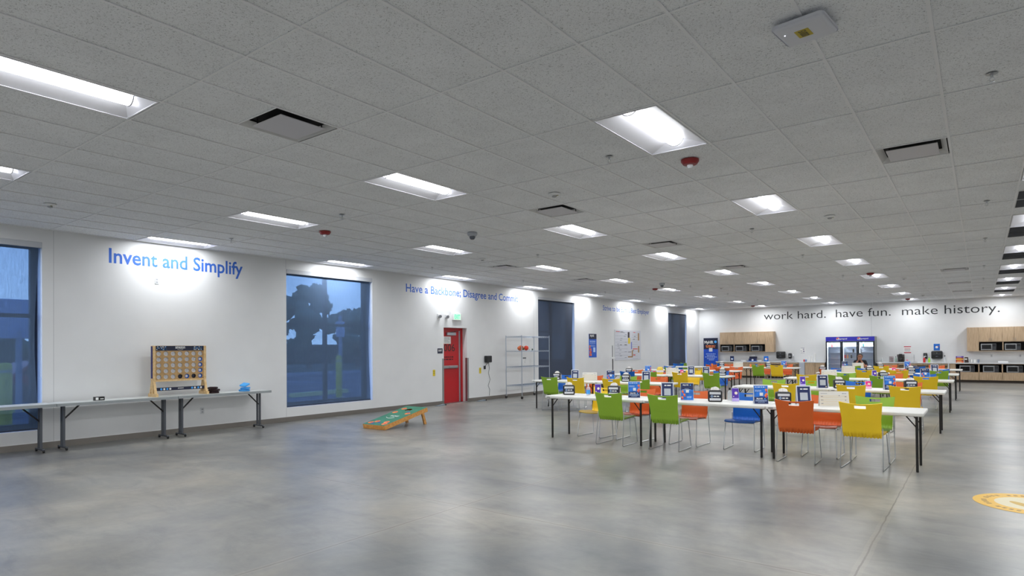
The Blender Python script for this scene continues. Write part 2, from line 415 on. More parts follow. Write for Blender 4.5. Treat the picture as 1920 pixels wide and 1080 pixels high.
# supply diffusers
DARK = mat('duct_dark', (28, 28, 30), .8)
def diffuser(loc, label):
    t = thing('air_diffuser', label, 'air vent', loc, 0, 'square ceiling air diffusers'); a = T-.02; q = .09
    g = G(); g.quad((.01, .01, 0), (a, .01, 0), (a-.05, .06, .045), (.06, .06, .045)); g.quad((.01, a, 0), (.06, a-.05, .045), (a-.05, a-.05, .045), (a, a, 0))
    g.quad((.01, .01, 0), (.06, .06, .045), (.06, a-.05, .045), (.01, a, 0)); g.quad((a, .01, 0), (a, a, 0), (a-.05, a-.05, .045), (a-.05, .06, .045)); g.done('frame', GRID, t)
    G().box(.03, a-.02, .03, a-.02, .06, .07).done('duct', DARK, t)
    G().box(q, a+.01-q+.01, q, a+.01-q+.01, -.012, -.004, .003).done('face_plate', mat('diffuser_plate', (205, 203, 208), .5), t)
    g = G()
    for px, py in ((q+.03, q+.03), (a-q, q+.03), (q+.03, a-q), (a-q, a-q)): g.box(px-.004, px+.004, py-.004, py+.004, -.006, .06)
    g.done('hanger', DARK, t); return t
dl = ['left of centre, nearest the camera', 'behind the round detector left of centre', 'beyond the light in the third line', 'third beyond the light, far down the room', 'above the words about a backbone', 'above the start of the far wall words', 'by the far right, nearest the camera', 'over the right tables, largest of the far three', 'over the right tables, middle of the far three', 'closest to the black wall words, right side']
proto = None
for (i, j), l in zip(DIFF, dl):
    lab = 'square white ceiling air diffuser '+l
    if proto is None: proto = diffuser((i*T, 2*j*T, H), lab)
    else: dup(proto, (i*T, 2*j*T, H), label=lab)
RETM = mat('return_grille_grey', (96, 98, 104), .6)
proto = None
for n, (i, j) in enumerate(RET):
    lab = 'grey perforated return air grille at the right edge, %s from the camera' % ORD[n]
    if proto is None:
        proto = thing('return_grille', lab, 'air vent', (i*T, 2*j*T, H), 0, 'grey return grilles on the right'); g = G()
        for k in range(30): g.box(.02, T-.02, .03+k*.04, .036+k*.04, .0, .02)
        g.done('louver', RETM, proto); G().box(.015, T-.015, .02, 2*T-.02, .021, .025).done('backing', mat('grille_back', (70, 72, 78), .8), proto)
        g = G(); g.box(.01, .02, .01, 2*T-.01, -.002, .02); g.box(T-.02, T-.01, .01, 2*T-.01, -.002, .02); g.box(.02, T-.02, .01, .02, -.002, .02); g.box(.02, T-.02, 2*T-.02, 2*T-.01, -.002, .02); g.done('frame', GRID, proto)
    else: dup(proto, (i*T, 2*j*T, H), label=lab)
# sprinklers
def ij(i, j, z=H): return (i*T, 2*j*T, z)
SP = [(a, b) for a in (3.5, -1.57, -8.65, -13.65) for b in (.8, 4.84, 7.84, 11.78, 14.75, 17.8)]
sn = {3.5: 'in the rightmost line', -1.57: 'in the line right of centre', -8.65: 'in the line left of centre', -13.65: 'in the line near the left wall'}
rown = {.8: 'nearest', 4.84: 'second', 7.84: 'third', 11.78: 'fourth', 14.75: 'fifth', 17.8: 'sixth'}
proto = None
for a, b in SP:
    lab = 'chrome sprinkler %s, %s from the camera' % (sn[a], rown[b])
    if proto is None:
        proto = thing('sprinkler_head', lab, 'sprinkler', ij(a, b), 0, 'ceiling sprinkler heads')
        G().lathe([(.035, -.001), (.037, -.004), (.015, -.010), (.0, -.010)]).done('escutcheon', STEEL, proto, True)
        g = G().cyl((0, 0, -.008), (0, 0, -.03), .009); g.tube([(-.008, 0, -.028), (-.016, 0, -.045), (0, 0, -.062), (.016, 0, -.045), (.008, 0, -.028)], .003, 6); g.done('body', CHROME, proto)
        G().cyl((0, 0, -.062), (0, 0, -.065), .018, n=16).done('deflector', CHROME, proto)
    else: dup(proto, ij(a, b), label=lab)
REDA = mat('alarm_red', (140, 30, 30), .4)
proto = None
for (a, b), l in zip([(-.57, 1.31), (-10.71, 1.31), (-.48, 11.75), (-10.68, 11.85), (-10.7, 20.89), (-.57, 21.07)],
        ['beside the large light upper right', 'beside the light above the left window', 'overlapping a light over the right tables', 'over the left tables beside a light', 'furthest back on the left side', 'furthest back, above the black wall words']):
    lab = 'red fire alarm strobe on the ceiling '+l
    if proto is None:
        proto = thing('fire_alarm_strobe', lab, 'fire alarm', ij(a, b), 0, 'red ceiling alarm strobes')
        G().lathe([(.092, -.001), (.092, -.02), (.07, -.05), (.045, -.056), (.0, -.056)], 24).done('housing', REDA, proto, True)
        G().lathe([(.032, -.056), (.032, -.075), (.02, -.088), (0, -.09)], 16).done('strobe_lens', mat('strobe_clear', (225, 228, 232), .1), proto, True)
    else: dup(proto, ij(a, b), label=lab)
proto = None
for (a, b), l in zip([(-3.65, 1.55), (-12.66, -1.49), (.43, 4.59), (-10.71, 4.6), (-7.73, 12.77), (.49, 13.39), (.46, 19.58)],
        ['left of centre above a square diffuser', 'near the left window at the photo edge', 'right of the second big light', 'near the lights above the backbone words', 'over the far middle tables', 'over the right tables', 'furthest back on the right']):
    lab = 'white round ceiling detector '+l
    if proto is None:
        proto = thing('smoke_detector', lab, 'smoke detector', ij(a, b), 0, 'white round ceiling detectors')
        G().lathe([(.075, -.001), (.078, -.008), (.072, -.02), (.05, -.028), (.0, -.028)], 24).done('base', WHITE, proto, True)
        G().lathe([(.03, -.028), (.03, -.04), (.02, -.046), (0, -.046)], 16).done('sensing_head', mat('detector_grey', (170, 172, 176), .5), proto, True)
        G().box(.03, .055, -.01, .012, -.03, -.027).done('sticker', mat('olive_sticker', (130, 128, 70), .6), proto)
    else: dup(proto, ij(a, b), label=lab)
for (a, b), l in (((-7.76, 2.63), 'middle of the ceiling left of the fourth diffuser'), ((-9.25, 10.67), 'far down the room near the fourth line of lights')):
    t = thing('dome_camera', 'pale grey ceiling security dome, '+l, 'security camera', ij(a, b))
    G().lathe([(.08, -.001), (.085, -.03), (.07, -.06), (.05, -.065), (0, -.065)], 24).done('mount', mat('pale_grey_plastic', (176, 180, 188), .4), t, True)
    G().lathe([(.05, -.065), (.048, -.09), (.03, -.115), (0, -.12)], 20).done('dome', mat('smoked_dome', (90, 96, 108), .15), t, True)
# wireless access point
t = thing('wireless_access_point', 'white rounded wireless access point with a yellow number sticker on the ceiling', 'access point', ij(2.0, -.49, H), -.12)
g = G().box(-.15, .15, -.15, .15, -.055, -.012, .03, 3); g.done('housing', mat('access_point_white', (214, 216, 224), .45), t, True)
G().box(-.07, .07, -.07, .07, -.013, 0).done('mount_plate', GREYM, t)
s_ = G().box(-.045, .035, -.055, .045, -.0565, -.055).done('sticker', mat('yellow_sticker', (190, 170, 50), .6), t)
text('00015', .082, .045, (.018, .036, -.0566), (0, -1, 0), (-1, 0, 0), BLACK, 'lettering', s_, .01)
G().sph((-.1, -.05, -.055), .004).done('status_light', mat('led_white', (240, 240, 255), .3, emit=3), t)

# ------------------------------------------------------------------ left wall: words, door, fixtures
tag(text('Invent and Simplify', 2.40, .34, (XL, -.37, 2.965), LWR, LWU, SKY, 'wall_lettering', None, .018), 'blue wall lettering reading Invent and Simplify', 'wall lettering')
tag(text('Have a Backbone; Disagree and Commit', 4.86, .285, (XL, 6.47, 2.955), LWR, LWU, SKY, 'wall_lettering', None, .014), 'blue wall lettering reading Have a Backbone; Disagree and Commit', 'wall lettering')
tag(text("Strive to be Earth's Best Employer", 4.25, .27, (XL, 16.93, 2.95), LWR, LWU, SKY, 'wall_lettering', None, .012), "blue wall lettering reading Strive to be Earth's Best Employer", 'wall lettering')
tag(text('work hard.  have fun.  make history.', 9.22, .485, (-6.54, YB, 2.745), BWR, BWU, LETB, 'wall_lettering', None, -.004), 'large black wall lettering reading work hard. have fun. make history.', 'wall lettering')
RED = mat('red_door_paint', (186, 24, 32), .35)
DX = XL-.20
d = struct(G().box(DX-.045, DX, 7.90, 8.705, .012, 2.055).done('door_1', RED), 'red exit door with the numerals 006 and a silver push bar')
text('006', .46, .205, (DX, 8.08, 1.465), LWR, LWU, BLACK, 'lettering', d, .0)
bars(G(), (DX, 8.02, 1.2), LWR, LWU, [(0, .085, .46, .035), (0, .02, .44, .035)]).done('small_print', mat('dark_red_print', (70, 12, 16), .6), d)
g = G().box(DX, DX+.05, 7.93, 8.62, .98, 1.06, .01); g.box(DX+.012, DX+.06, 8.25, 8.60, .99, 1.05, .006); g.done('push_bar', STEEL, d)
G().box(DX, DX+.055, 8.18, 8.54, 1.92, 2.0, .006).done('door_closer', mat('closer_silver', (178, 182, 190), .35, .4), d)
G().tube([(DX+.03, 8.3, 2.0), (DX+.11, 8.45, 2.03), (DX+.02, 8.62, 2.045)], .010, 6).done('closer_arm', BLKM, d)
pn = G().box(DX, DX+.002, 8.08, 8.37, 1.68, 1.885).done('paper_notice', PAPER, d); pn.location = (0, 0, 0)
bars(G(), (DX+.002, 8.11, 1.69), LWR, LWU, [(0, .15, .2, .012), (0, .11, .22, .012), (0, .07, .16, .012), (0, .03, .2, .012)]).done('small_print', GREYP, pn)
G().box(DX-.04, DX+.006, 8.705, 8.765, .012, 2.055).done('edge_strip', mat('silver_strip', (176, 180, 188), .35, .5), d)
g = G().box(DX-.08, DX+.03, 8.765, DR[1], 0, 2.13); g.box(DX-.08, DX+.03, DR[0], 8.765, 2.055, 2.13); g.box(DX-.08, DX+.03, DR[0], 7.90, 0, 2.055)
struct(g.done('trim_5', RED)); struct(G().box(DX-.12, XL+.005, DR[0], DR[1], 0, .012).done('trim_6', STEEL))
g = G(); g.box(XL-.001, XL+.003, DR[1]-.0, DR[1]+.07, .02, 1.27); g.box(XL-.07, XL+.003, DR[1]-.003, DR[1], .02, 1.27)
g.box(XL-.001, XL+.003, DR[0]-.07, DR[0], .02, 1.27); g.box(XL-.07, XL+.003, DR[0], DR[0]+.003, .02, 1.27); struct(g.done('trim_7', STEEL))
EXG = mat('exit_green_glow', (40, 235, 130), .5, emit=1.3)
t = thing('exit_sign', 'white exit sign with glowing green letters above the red door', 'exit sign', (XL, 8.38, 2.34))
G().box(0, .05, -.17, .17, 0, .20, .008).done('housing', WHITE, t); text('EXIT', .22, .12, (.05, -.11, .04), LWR, LWU, EXG, 'lettering', t, .02, .002)
G().box(.045, .0512, -.14, .14, .02, .18).done('face', mat('exit_face', (190, 235, 205), .5, emit=.5), t)
for y, l in ((7.67, 'left'), (7.97, 'right')):
    t = thing('wall_light', 'small white wall lamp head above the door, the %s of the two' % l, 'wall light', (XL, y, 2.44))
    G().box(0, .03, -.05, .05, -.06, .06, .01).done('base', WHITE, t); g = G().cyl((.03, 0, .0), (.10, -.03, -.02), .035, .045, 14); g.done('lamp_head', mat('lamp_grey', (150, 152, 158), .3), t)
t = thing('exit_placard', 'small dark exit placard with white letters beside the red door', 'sign', (XL, 7.72, 1.41))
G().box(0, .006, -.10, .10, 0, .14, .002).done('plate', NAVYD, t); text('EXIT', .13, .05, (.006, -.065, .055), LWR, LWU, PAPER, 'lettering', t, .02)
for y, l in ((7.48, 'left'), (9.42, 'right')):
    t = thing('yellow_wall_tag', 'yellow tag stuck on the wall to the %s of the red door' % l, 'sign', (XL, y, .80))
    G().box(0, .006, -.045, .045, 0, .17, .003).done('plate', YELP, t); g = G(); bars(g, (.006, -.035, .02), LWR, LWU, [(0, .1, .07, .012), (0, .05, .06, .012)]); g.done('small_print', mat('olive_print', (110, 100, 20), .6), t)
t = thing('wall_charger_box', 'black ribbed box with a cable on the wall right of the door', 'electrical box', (XL, 9.74, 1.12))
G().box(0, .10, -.13, .13, 0, .20, .02).done('housing', BLACK, t)
g = G()
for k in range(5): g.box(.10, .108, -.10, .10, .03+k*.035, .045+k*.035)
g.done('ribs', mat('charcoal', (48, 50, 54), .5), t)
G().tube([(.03, .02, 0), (.03, -.08, -.08), (.02, -.10, -.10)], .006, 6).done('lead', BLACK, t)
t = thing('wall_outlet', 'black outlet box below the ribbed charger box', 'outlet', (XL, 9.62, .92)); G().box(0, .03, -.035, .035, 0, .10, .004).done('plate', BLACK, t)
G().box(.03, .034, -.012, .012, .03, .07).done('socket', GREYM, t)
tag(G().tube([(XL+.012, 9.80, 1.13), (XL+.015, 9.84, .95), (XL+.012, 9.80, .8), (XL+.02, 9.86, .6), (XL+.012, 9.78, .42), (XL+.02, 9.84, .3), (XL+.02, 9.82, .12)], .006, 6).done('power_cable', mat('grey_cable', (90, 92, 98), .5)), 'thin grey cable running down the wall right of the door', 'cable')
for y, x, l in ((7.50, -9.62, 'left'), (9.27, -9.66, 'right')):
    t = thing('floor_doorstop', 'low grey and black doorstop on the floor to the %s of the door' % l, 'doorstop', (x, y, 0), PI/2)
    G().prism([(-.16, -.05, 0), (.14, -.05, 0), (.14, -.05, .035), (-.16, -.05, .01)], (0, .1, 0)).done('ramp', mat('slate_rubber', (120, 130, 140), .6), t); G().box(.14, .2, -.04, .04, 0, .04, .005).done('grip', BLACK, t)
for y, z, l in ((.40, 2.74, 'high on the wall under the word and'), (1.21, .33, 'low on the wall behind the table with the game board')):
    t = thing('wall_outlet', 'white outlet plate '+l, 'outlet', (XL, y, z)); G().box(0, .006, -.037, .037, 0, .12, .003).done('plate', mat('outlet_white', (205, 207, 210), .4), t)
    g = G(); g.box(.006, .008, -.016, .016, .02, .05); g.box(.006, .008, -.016, .016, .07, .10); g.done('socket', mat('outlet_grey', (165, 167, 172), .5), t)
# tall blue poster and task chart
def human_dots(g, o, R, U, pts, r):
    for x, y in pts: disc(g, o, R, U, x, y, r, .002)
t = thing('wall_poster', 'tall narrow blue and navy poster on the left wall past the wire rack', 'poster', (XL, 16.1, 1.17))
G().box(0, .008, -.29, .29, 0, .90).done('board', mat('poster_blue', (26, 92, 200), .5), t)
rect(G(), (.008, -.29, 0), LWR, LWU, 0, .70, .58, .20).done('header', NAVYD, t); text('MyHR', .3, .11, (.009, -.2, .76), LWR, LWU, PAPER, 'lettering', t, .02, .001)
g = G(); bars(g, (.008, -.27, 0), LWR, LWU, [(.05, .60, .42, .035), (.05, .54, .42, .02), (.08, .46, .36, .012), (.08, .42, .36, .012)]); rect(g, (.008, -.29, 0), LWR, LWU, .32, .2, .16, .18, .0015); g.done('small_print', mat('pale_blue_print', (190, 215, 250), .6), t)
g = G(); human_dots(g, (.008, -.29, 0), LWR, LWU, [(.07, .42), (.13, .3), (.08, .2), (.15, .1)], .05); g.done('artwork', ORNP, t)
g = G(); human_dots(g, (.008, -.29, 0), LWR, LWU, [(.05, .32), (.16, .2), (.06, .1)], .045); g.done('artwork', REDP, t)
t = thing('wall_chart', 'white schedule chart covered with cards on the left wall between the dark windows', 'notice board', (XL, 19.07, 1.02))
G().box(0, .015, -1.2, 1.2, 0, 1.25, .004).done('board', mat('chart_white', (208, 210, 218), .6), t)
g = G(); R_ = (.015, -1.2, 0)
for k in range(9): rect(g, R_, LWR, LWU, .05, .06+k*.135, 1.1, .006)
for k in range(12): rect(g, R_, LWR, LWU, 1.55, .05+k*.1, .55, .005)
for k in range(14): bars(g, R_, LWR, LWU, [(random.uniform(.1, .9), .09+.08*k, .18, .02)])
g.done('grid_lines', GREYP, t)
for mm, rs in ((YELP, [(1.18, .68, .2, .24)]), (mat('brown_card', (170, 130, 85), .7), [(1.16, .10, .45, .05), (1.52, .12, .1, .28), (2.12, .82, .12, .32), (2.12, .3, .12, .28)]), (mat('charcoal_card', (60, 50, 58), .7), [(1.16, .93, .16, .24)]), (mat('blue_card', (70, 90, 190), .7), [(1.46, .45, .07, .3)]), (REDP, [(1.62, .44, .46, .035), (1.66, .18, .2, .04), (.1, 1.17, .35, .02), (1.68, 1.15, .2, .025)]), (BLACK, [(.45, .62, .16, .02), (.85, .62, .22, .025), (1.18, .32, .3, .02), (1.75, .98, .14, .02), (1.65, .86, .16, .02), (1.62, .38, .1, .025), (.5, 1.16, .25, .02)])):
    g = G()
    for r_ in rs: rect(g, R_, LWR, LWU, *r_, .0025)
    g.done('card', mm, t)
t = thing('measuring_stand', 'slim black and white pole stand in front of the left wall', 'stand', (-9.4, 16.9, 0))
G().lathe([(.14, 0), (.14, .012), (.02, .02), (0, .02)]).done('base', BLKM, t, True); G().cyl((0, 0, .015), (0, 0, 1.1), .018).done('pole', BLKM, t)
G().box(-.02, .02, -.16, .16, 1.12, 1.17, .006).done('white_head', WHITE, t); G().cyl((0, -.02, 1.17), (0, -.02, 1.62), .012).done('upper_rod', mat('dark_grey', (90, 92, 96), .5), t)

# ------------------------------------------------------------------ wire shelving rack
t = thing('wire_shelving_rack', 'tall chrome wire shelving rack on casters against the left wall', 'shelf', (-9.35, 11.2, 0))
WIRE = mat('zinc_wire', (176, 186, 200), .3, .9)
for z in (.40, .97, 1.46, 1.90):
    g = G()
    for s in (-1, 1):
        g.tube([(s*.29, -.74, z), (s*.29, .74, z)], .006, 6); g.tube([(s*.29, -.74, z-.03), (s*.29, .74, z-.03)], .004, 6); g.tube([(-.29, s*.74, z), (.29, s*.74, z)], .006, 6); g.tube([(-.29, s*.74, z-.03), (.29, s*.74, z-.03)], .004, 6)
        n = 24; g.tube([(s*.29, -.74+1.48*k/n, z-(.028 if k % 2 else .002)) for k in range(n+1)], .003, 4)
    for k in range(36): y = -.72+1.44*k/35; g.tube([(-.29, y, z+.004), (.29, y, z+.004)], .0022, 4)
    g.done('shelf', WIRE, t)
for sx_ in (-1, 1):
    for sy in (-1, 1):
        G().cyl((sx_*.3, sy*.75, .12), (sx_*.3, sy*.75, 1.93), .0125, n=10).done('post', WIRE, t)
        c_ = G().box(sx_*.3-.018, sx_*.3+.018, sy*.75-.03, sy*.75+.03, .07, .125, .004).done('caster', STEEL, t)
        G().cyl((sx_*.3-.014, sy*.75, .045), (sx_*.3+.014, sy*.75, .045), .045, n=16).done('wheel', BLACK, c_)
t = thing('orange_ball', 'small red-orange ball on the second shelf of the wire rack', 'ball', (-9.15, 10.82, 1.468)); G().sph((0, 0, .075), .075, n=16).done('ball', mat('ball_red', (222, 62, 34), .5), t, True)
t = thing('toy_bag', 'crumpled orange and green netted bag on the wire rack', 'bag', (-9.15, 10.52, 1.468)); g = G().sph((0, 0, .07), .1, (.8, 1, .75), 10)
for v in g.b.verts: v.co += Vector((random.uniform(-.015, .015),)*3); v.co.z = max(v.co.z, 0)
g.done('bag', mat('orange_net', (205, 110, 70), .7, noise=.5, nscale=18), t); G().sph((.05, .07, .05), .05, (.7, 1, .8), 8).done('green_flap', mat('dark_green', (40, 90, 40), .7), t)
t = thing('small_flashlight', 'small dark green and white flashlight lying on the wire rack', 'flashlight', (-9.15, 11.05, 1.47)); G().cyl((0, -.06, .025), (0, .05, .025), .018).done('barrel', WHITE, t); G().cyl((0, .05, .025), (0, .10, .025), .022, .03).done('head', mat('deep_green', (20, 60, 40), .5), t)
t = thing('hanging_padlock', 'small dark lock hanging below the upper shelf of the wire rack', 'lock', (-9.028, 10.56, 1.16)); G().box(-.012, .012, -.07, .07, .06, .10, .004).done('body', GREYM, t)
G().tube([(0, .03, .06), (0, .05, .0), (0, .02, -.08), (0, 0, 0)], .004, 6).done('loop', STEEL, t)

# ------------------------------------------------------------------ training tables by the left wall
TT = mat('grey_table_laminate', (196, 200, 198), .45); TE = mat('grey_table_edge', (150, 156, 158), .5)
def wall_table(y, label):
    t = thing('narrow_folding_table', label, 'table', (-9.47, y, 0), 0, 'narrow grey tables along the left wall'); hx, hy = .23, .89
    G().box(-hx, hx, -hy, hy, .715, .735).done('tabletop', TT, t)
    g = G(); g.box(hx, hx+.004, -hy, hy, .69, .735); g.box(-hx-.004, -hx, -hy, hy, .69, .735); g.box(-hx, hx, -hy-.004, -hy, .69, .735); g.box(-hx, hx, hy, hy+.004, .69, .735); g.done('edge_band', TE, t)
    for s in (-1, 1):
        ya = s*(hy-.14)
        for xx in (-.045, .045): G().box(xx-.012, xx+.012, ya-.016, ya+.016, .05, .71).done('leg', GREYM, t)
        g = G().box(-.17, .17, ya-.018, ya+.018, .03, .055, .006); g.done('foot', GREYM, t)
        for xx in (-.165, .165): G().cyl((xx, ya-.012, .02), (xx, ya+.012, .02), .02, n=14).done('caster', BLACK, t)
        G().tube([(0, ya, .46), (0, ya-s*.24, .70)], .013, 6).done('brace', BLKM, t)
        G().box(-.06, .06, ya-.02, ya+.02, .69, .715).done('leg_bracket', BLKM, t)
    return t
p_ = wall_table(-2.19, 'narrow grey folding table under the leftmost window')
dup(p_, (-9.47, -.395, 0), label='narrow grey folding table holding a small black box')
dup(p_, (-9.47, 1.40, 0), label='narrow grey folding table with dark and light blue bean bags, nearest the middle window')
# connect-style game board
t = thing('game_board', 'large wooden four in a row game with a dark printed header on the wall table', 'game', (-9.47, .625, .735))
g = G(); X0, X1, Z0, Z1 = -.42, .42, .27, .89; rows_, cols_ = 5, 7
gx = [(-.36+.12*c_) for c_ in range(7)]; gz = [Z0+.075+.112*r_ for r_ in range(5)]
def holed(g, y0, y1, z0, z1, cxs, czs, r, x):
    # panel with round holes: per-cell ring faces
    hw = (y1-y0)/len(cxs)/2; hh = (z1-z0)/len(czs)/2; n = 16
    for a in range(len(cxs)):
        for b in range(len(czs)):
            cy_, cz_ = y0+hw*(2*a+1), z0+hh*(2*b+1); ci, co = [], []
            for k in range(n):
                an = 2*PI*(k+.5)/n; dx, dz = math.cos(an), math.sin(an); m_ = 1/max(abs(dx), abs(dz))
                ci.append(g.b.verts.new((x, cy_+r*dx, cz_+r*dz))); co.append(g.b.verts.new((x, cy_+hw*dx*m_, cz_+hh*dz*m_)))
            for k in range(n): g.b.faces.new((ci[k], ci[(k+1) % n], co[(k+1) % n], co[k]))
            # fill corners
            for sx2, sz2 in ((1, 1), (-1, 1), (-1, -1), (1, -1)):
                cands = sorted(co, key=lambda v: (v.co.y-(cy_+sx2*hw))**2+(v.co.z-(cz_+sz2*hh))**2)[:2]
                cv = g.b.verts.new((x, cy_+sx2*hw, cz_+sz2*hh)); g.b.faces.new((cands[0], cands[1], cv))
for xx in (-.03, .03): holed(g, X0, X1, Z0+.02, Z1-.09, gx, gz, .040, xx)
bmesh.ops.remove_doubles(g.b, verts=g.b.verts, dist=1e-5)
g.done('grid_panel', wood('tan_board', (176, 140, 92), (190, 154, 104), 3, 3, 3), t)
for s in (-1, 1):
    G().box(-.045, .045, s*.44-.022, s*.44+.022, Z0-.0, Z1, .003).done('side_post', PINE, t)
    g = G(); yy = s*.44
    g.prism([(-.15, yy-.022, .0), (.15, yy-.022, .0), (.15, yy-.022, .055), (-.15, yy-.022, .055)], (0, .044, 0))
    g.box(-.028, .028, yy-.02, yy+.02, .055, .27); g.prism([(.075, yy-.018, .05), (.115, yy-.018, .05), (.045, yy-.018, .27), (.01, yy-.018, .27)], (0, .036, 0)); g.prism([(-.115, yy-.018, .05), (-.075, yy-.018, .05), (-.01, yy-.018, .27), (-.045, yy-.018, .27)], (0, .036, 0))
    g.done('foot_stand', PINE, t)
G().box(-.034, .034, X0, X1, Z0-.01, Z0+.02).done('bottom_rail', PINE, t)
G().box(-.034, .034, X0, X1, Z1-.09, Z1-.0).done('top_rail', PINE, t)
hd = G().box(.034, .037, X0, X1, Z1-.088, Z1-.003).done('header', NAVYD, t)
text('amazon', .17, .04, (.037, -.085, Z1-.052), LWR, LWU, PAPER, 'lettering', hd, .02)
G().tube([(.0385, -.05+.1*k/8, Z1-.062-.012*math.sin(PI*k/8)) for k in range(9)], .0025, 4).done('smile_mark', PAPER, hd)
for mm, seed in ((PAPER, 1), (LBLUE, 2)):
    random.seed(seed); g = G()
    for s in (0, 1):
        for k in range(16):
            a = -.40+random.uniform(0, .16) if s == 0 else .40-random.uniform(0, .16); disc(g, (.037, 0, 0), LWR, LWU, a, Z1-.02-random.randrange(3)*.024, .008, .001, n=8)
    g.done('dots', mm, hd)
g = G().box(.05, .053, X0, X1, .10, .155); g.box(-.05, .05, X0, X1, .10, .112); sb = g.done('lower_tray', NAVYD, t); text('amazon', .1, .018, (.053, -.05, .122), LWR, LWU, PAPER, 'lettering', sb, .02)
g = G(); [disc(g, (.053, 0, 0), LWR, LWU, y, .127, .018, .001) for y in (-.28, -.18, .25, .36)]; g.done('dots', PAPER, sb)
g = G(); [disc(g, (.053, 0, 0), LWR, LWU, y, .127, .018, .001) for y in (-.33, -.23, .20, .31)]; g.done('dots', LBLUE, sb)
G().box(-.02, .03, -.47, -.462, Z0+.05, Z1-.01).done('side_decal', mat('side_decal_print', (50, 50, 110), .6, noise=.6, nscale=40), t)
cw = (X1-X0)/7; ch_ = (Z1-.09-Z0-.02)/5
WD = mat('white_game_disc', (222, 220, 220), .4); BD = mat('blue_game_disc', (35, 100, 200), .4); KD = mat('black_game_disc', (18, 20, 28), .4)
def gdisc(c_, r_, m_, inner, label):
    y, z = X0+cw*(c_+.5), Z0+.02+ch_*(r_+.5); o = thing('game_disc', label, 'game disc', (-9.47, .625+y, .735+z), 0, 'discs dropped in the game board')
    G().cyl((-.011, 0, 0), (.011, 0, 0), .046, n=24).done('body', m_, o); g = G(); disc(g, (.011, 0, 0), LWR, LWU, 0, 0, .022, .001); g.done('inset', inner, o)
DG = mat('disc_grey_print', (196, 196, 202), .5)
nm_r = ['bottom', 'second', 'middle', 'fourth', 'top']; nm_c = ['first', 'second', 'third', 'fourth', 'fifth', 'sixth', 'last']
for c_ in range(7):
    for r_ in range(5):
        if c_ == 6 and r_ < 4: gdisc(c_, r_, BD, WD, 'blue ringed disc in the last column of the game board, %s row' % nm_r[r_])
        elif (c_, r_) == (4, 0): gdisc(c_, r_, BD, WD, 'blue ringed disc between two black discs in the bottom row')
        elif (c_, r_) in ((3, 0), (5, 0)): gdisc(c_, r_, KD, NAVYD, 'black disc in the bottom row of the game board, the %s one' % ('left' if c_ == 3 else 'right'))
        else: gdisc(c_, r_, WD, DG, 'white disc in the game board, %s column, %s row' % (nm_c[c_], nm_r[r_]))
random.seed(9)
def beanbag(loc, m_, label, rz):
    o = thing('bean_bag', label, 'bean bag', loc, rz, 'square bean bags on the wall table'); g = G(); g.box(-.075, .075, -.075, .075, 0, .035, .014, 3)
    bmesh.ops.subdivide_edges(g.b, edges=g.b.edges, cuts=1)
    for v in g.b.verts: v.co += Vector((random.uniform(-.006, .006), random.uniform(-.006, .006), random.uniform(-.003, .006))); v.co.z = max(0, v.co.z)
    g.done('bag', m_, o, True)
BB = mat('dark_brown_cloth', (48, 30, 34), .9); LB = mat('sky_blue_cloth', (80, 170, 240), .85)
for k, (dx, dy, r_) in enumerate([(0, 0, .1), (.01, .01, .5), (0, -.01, .9)]): beanbag((-9.43+dx, 1.22+dy, .736+.040*k), BB, 'dark brown bean bag right of the game board, %s of its stack' % ['bottom', 'middle', 'top'][k], r_)
for k, (dx, dy, r_) in enumerate([(0, 0, .2), (.0, .02, .8)]): beanbag((-9.43+dx, 1.83+dy, .736+.040*k), LB, 'light blue bean bag on the wall table, %s of the pile' % ['lowest', 'middle'][k], r_)
o = thing('bean_bag', 'light blue bean bag propped up on top of the pile', 'bean bag', (-9.43, 1.84, .846), .4, 'square bean bags on the wall table'); o.rotation_euler = (.35, .1, .4); g = G().box(-.07, .07, -.07, .07, 0, .035, .014, 3); g.done('bag', LB, o, True)
t = thing('small_carton', 'small black box with white print on the left wall table', 'box', (-9.43, -.66, .736)); G().box(-.04, .04, -.07, .07, 0, .06, .002).done('carton', BLACK, t)
g = G(); rect(g, (.04, -.07, 0), LWR, LWU, .01, .01, .04, .04, .001); rect(g, (.04, -.07, 0), LWR, LWU, .075, .02, .05, .012, .001); g.done('print', PAPER, t)

# cornhole board
a0, a1 = Vector((-7.57, 3.21, 0)), Vector((-7.02, 3.28, 0))
dirv = Vector((-.03, 1.0)).normalized(); ang = math.atan2(dirv.y, dirv.x)-PI/2
t = thing('cornhole_board', 'green cornhole board with pale wood frame tilted on two legs', 'game board', (-7.26, 3.22, 0), ang)
tl = math.atan2(.26, 1.2); Rm = Matrix.Rotation(tl, 3, 'X'); W_, L_ = .30, 1.2
def P2(x, y, z): v = Rm @ Vector((x, y, z)); return (v.x, v.y, v.z+.0)
g = G(); n = 24; hy_, hr = L_-.23, .076
ring = [g.b.verts.new(P2(hr*math.cos(2*PI*k/n), hy_+hr*math.sin(2*PI*k/n), .09)) for k in range(n)]
outer = []
for k in range(n):
    an = 2*PI*k/n; dx, dy = math.cos(an), math.sin(an); m_ = min(W_/abs(dx) if abs(dx) > 1e-6 else 9, .23/abs(dy) if abs(dy) > 1e-6 else 9); outer.append(g.b.verts.new(P2(dx*m_, hy_+dy*m_, .09)))
for k in range(n): g.b.faces.new((ring[k], ring[(k+1) % n], outer[(k+1) % n], outer[k]))
for sx2 in (-1, 1):
    for sy in (-1, 1):
        tgt = Vector(P2(sx2*W_, hy_+sy*.23, .09)); cands = sorted(outer, key=lambda v: (v.co-tgt).length)[:2]; g.b.faces.new((cands[0], cands[1], g.b.verts.new(tgt)))
g.quad(P2(-W_, 0, .09), P2(W_, 0, .09), P2(W_, hy_-.23, .09), P2(-W_, hy_-.23, .09))
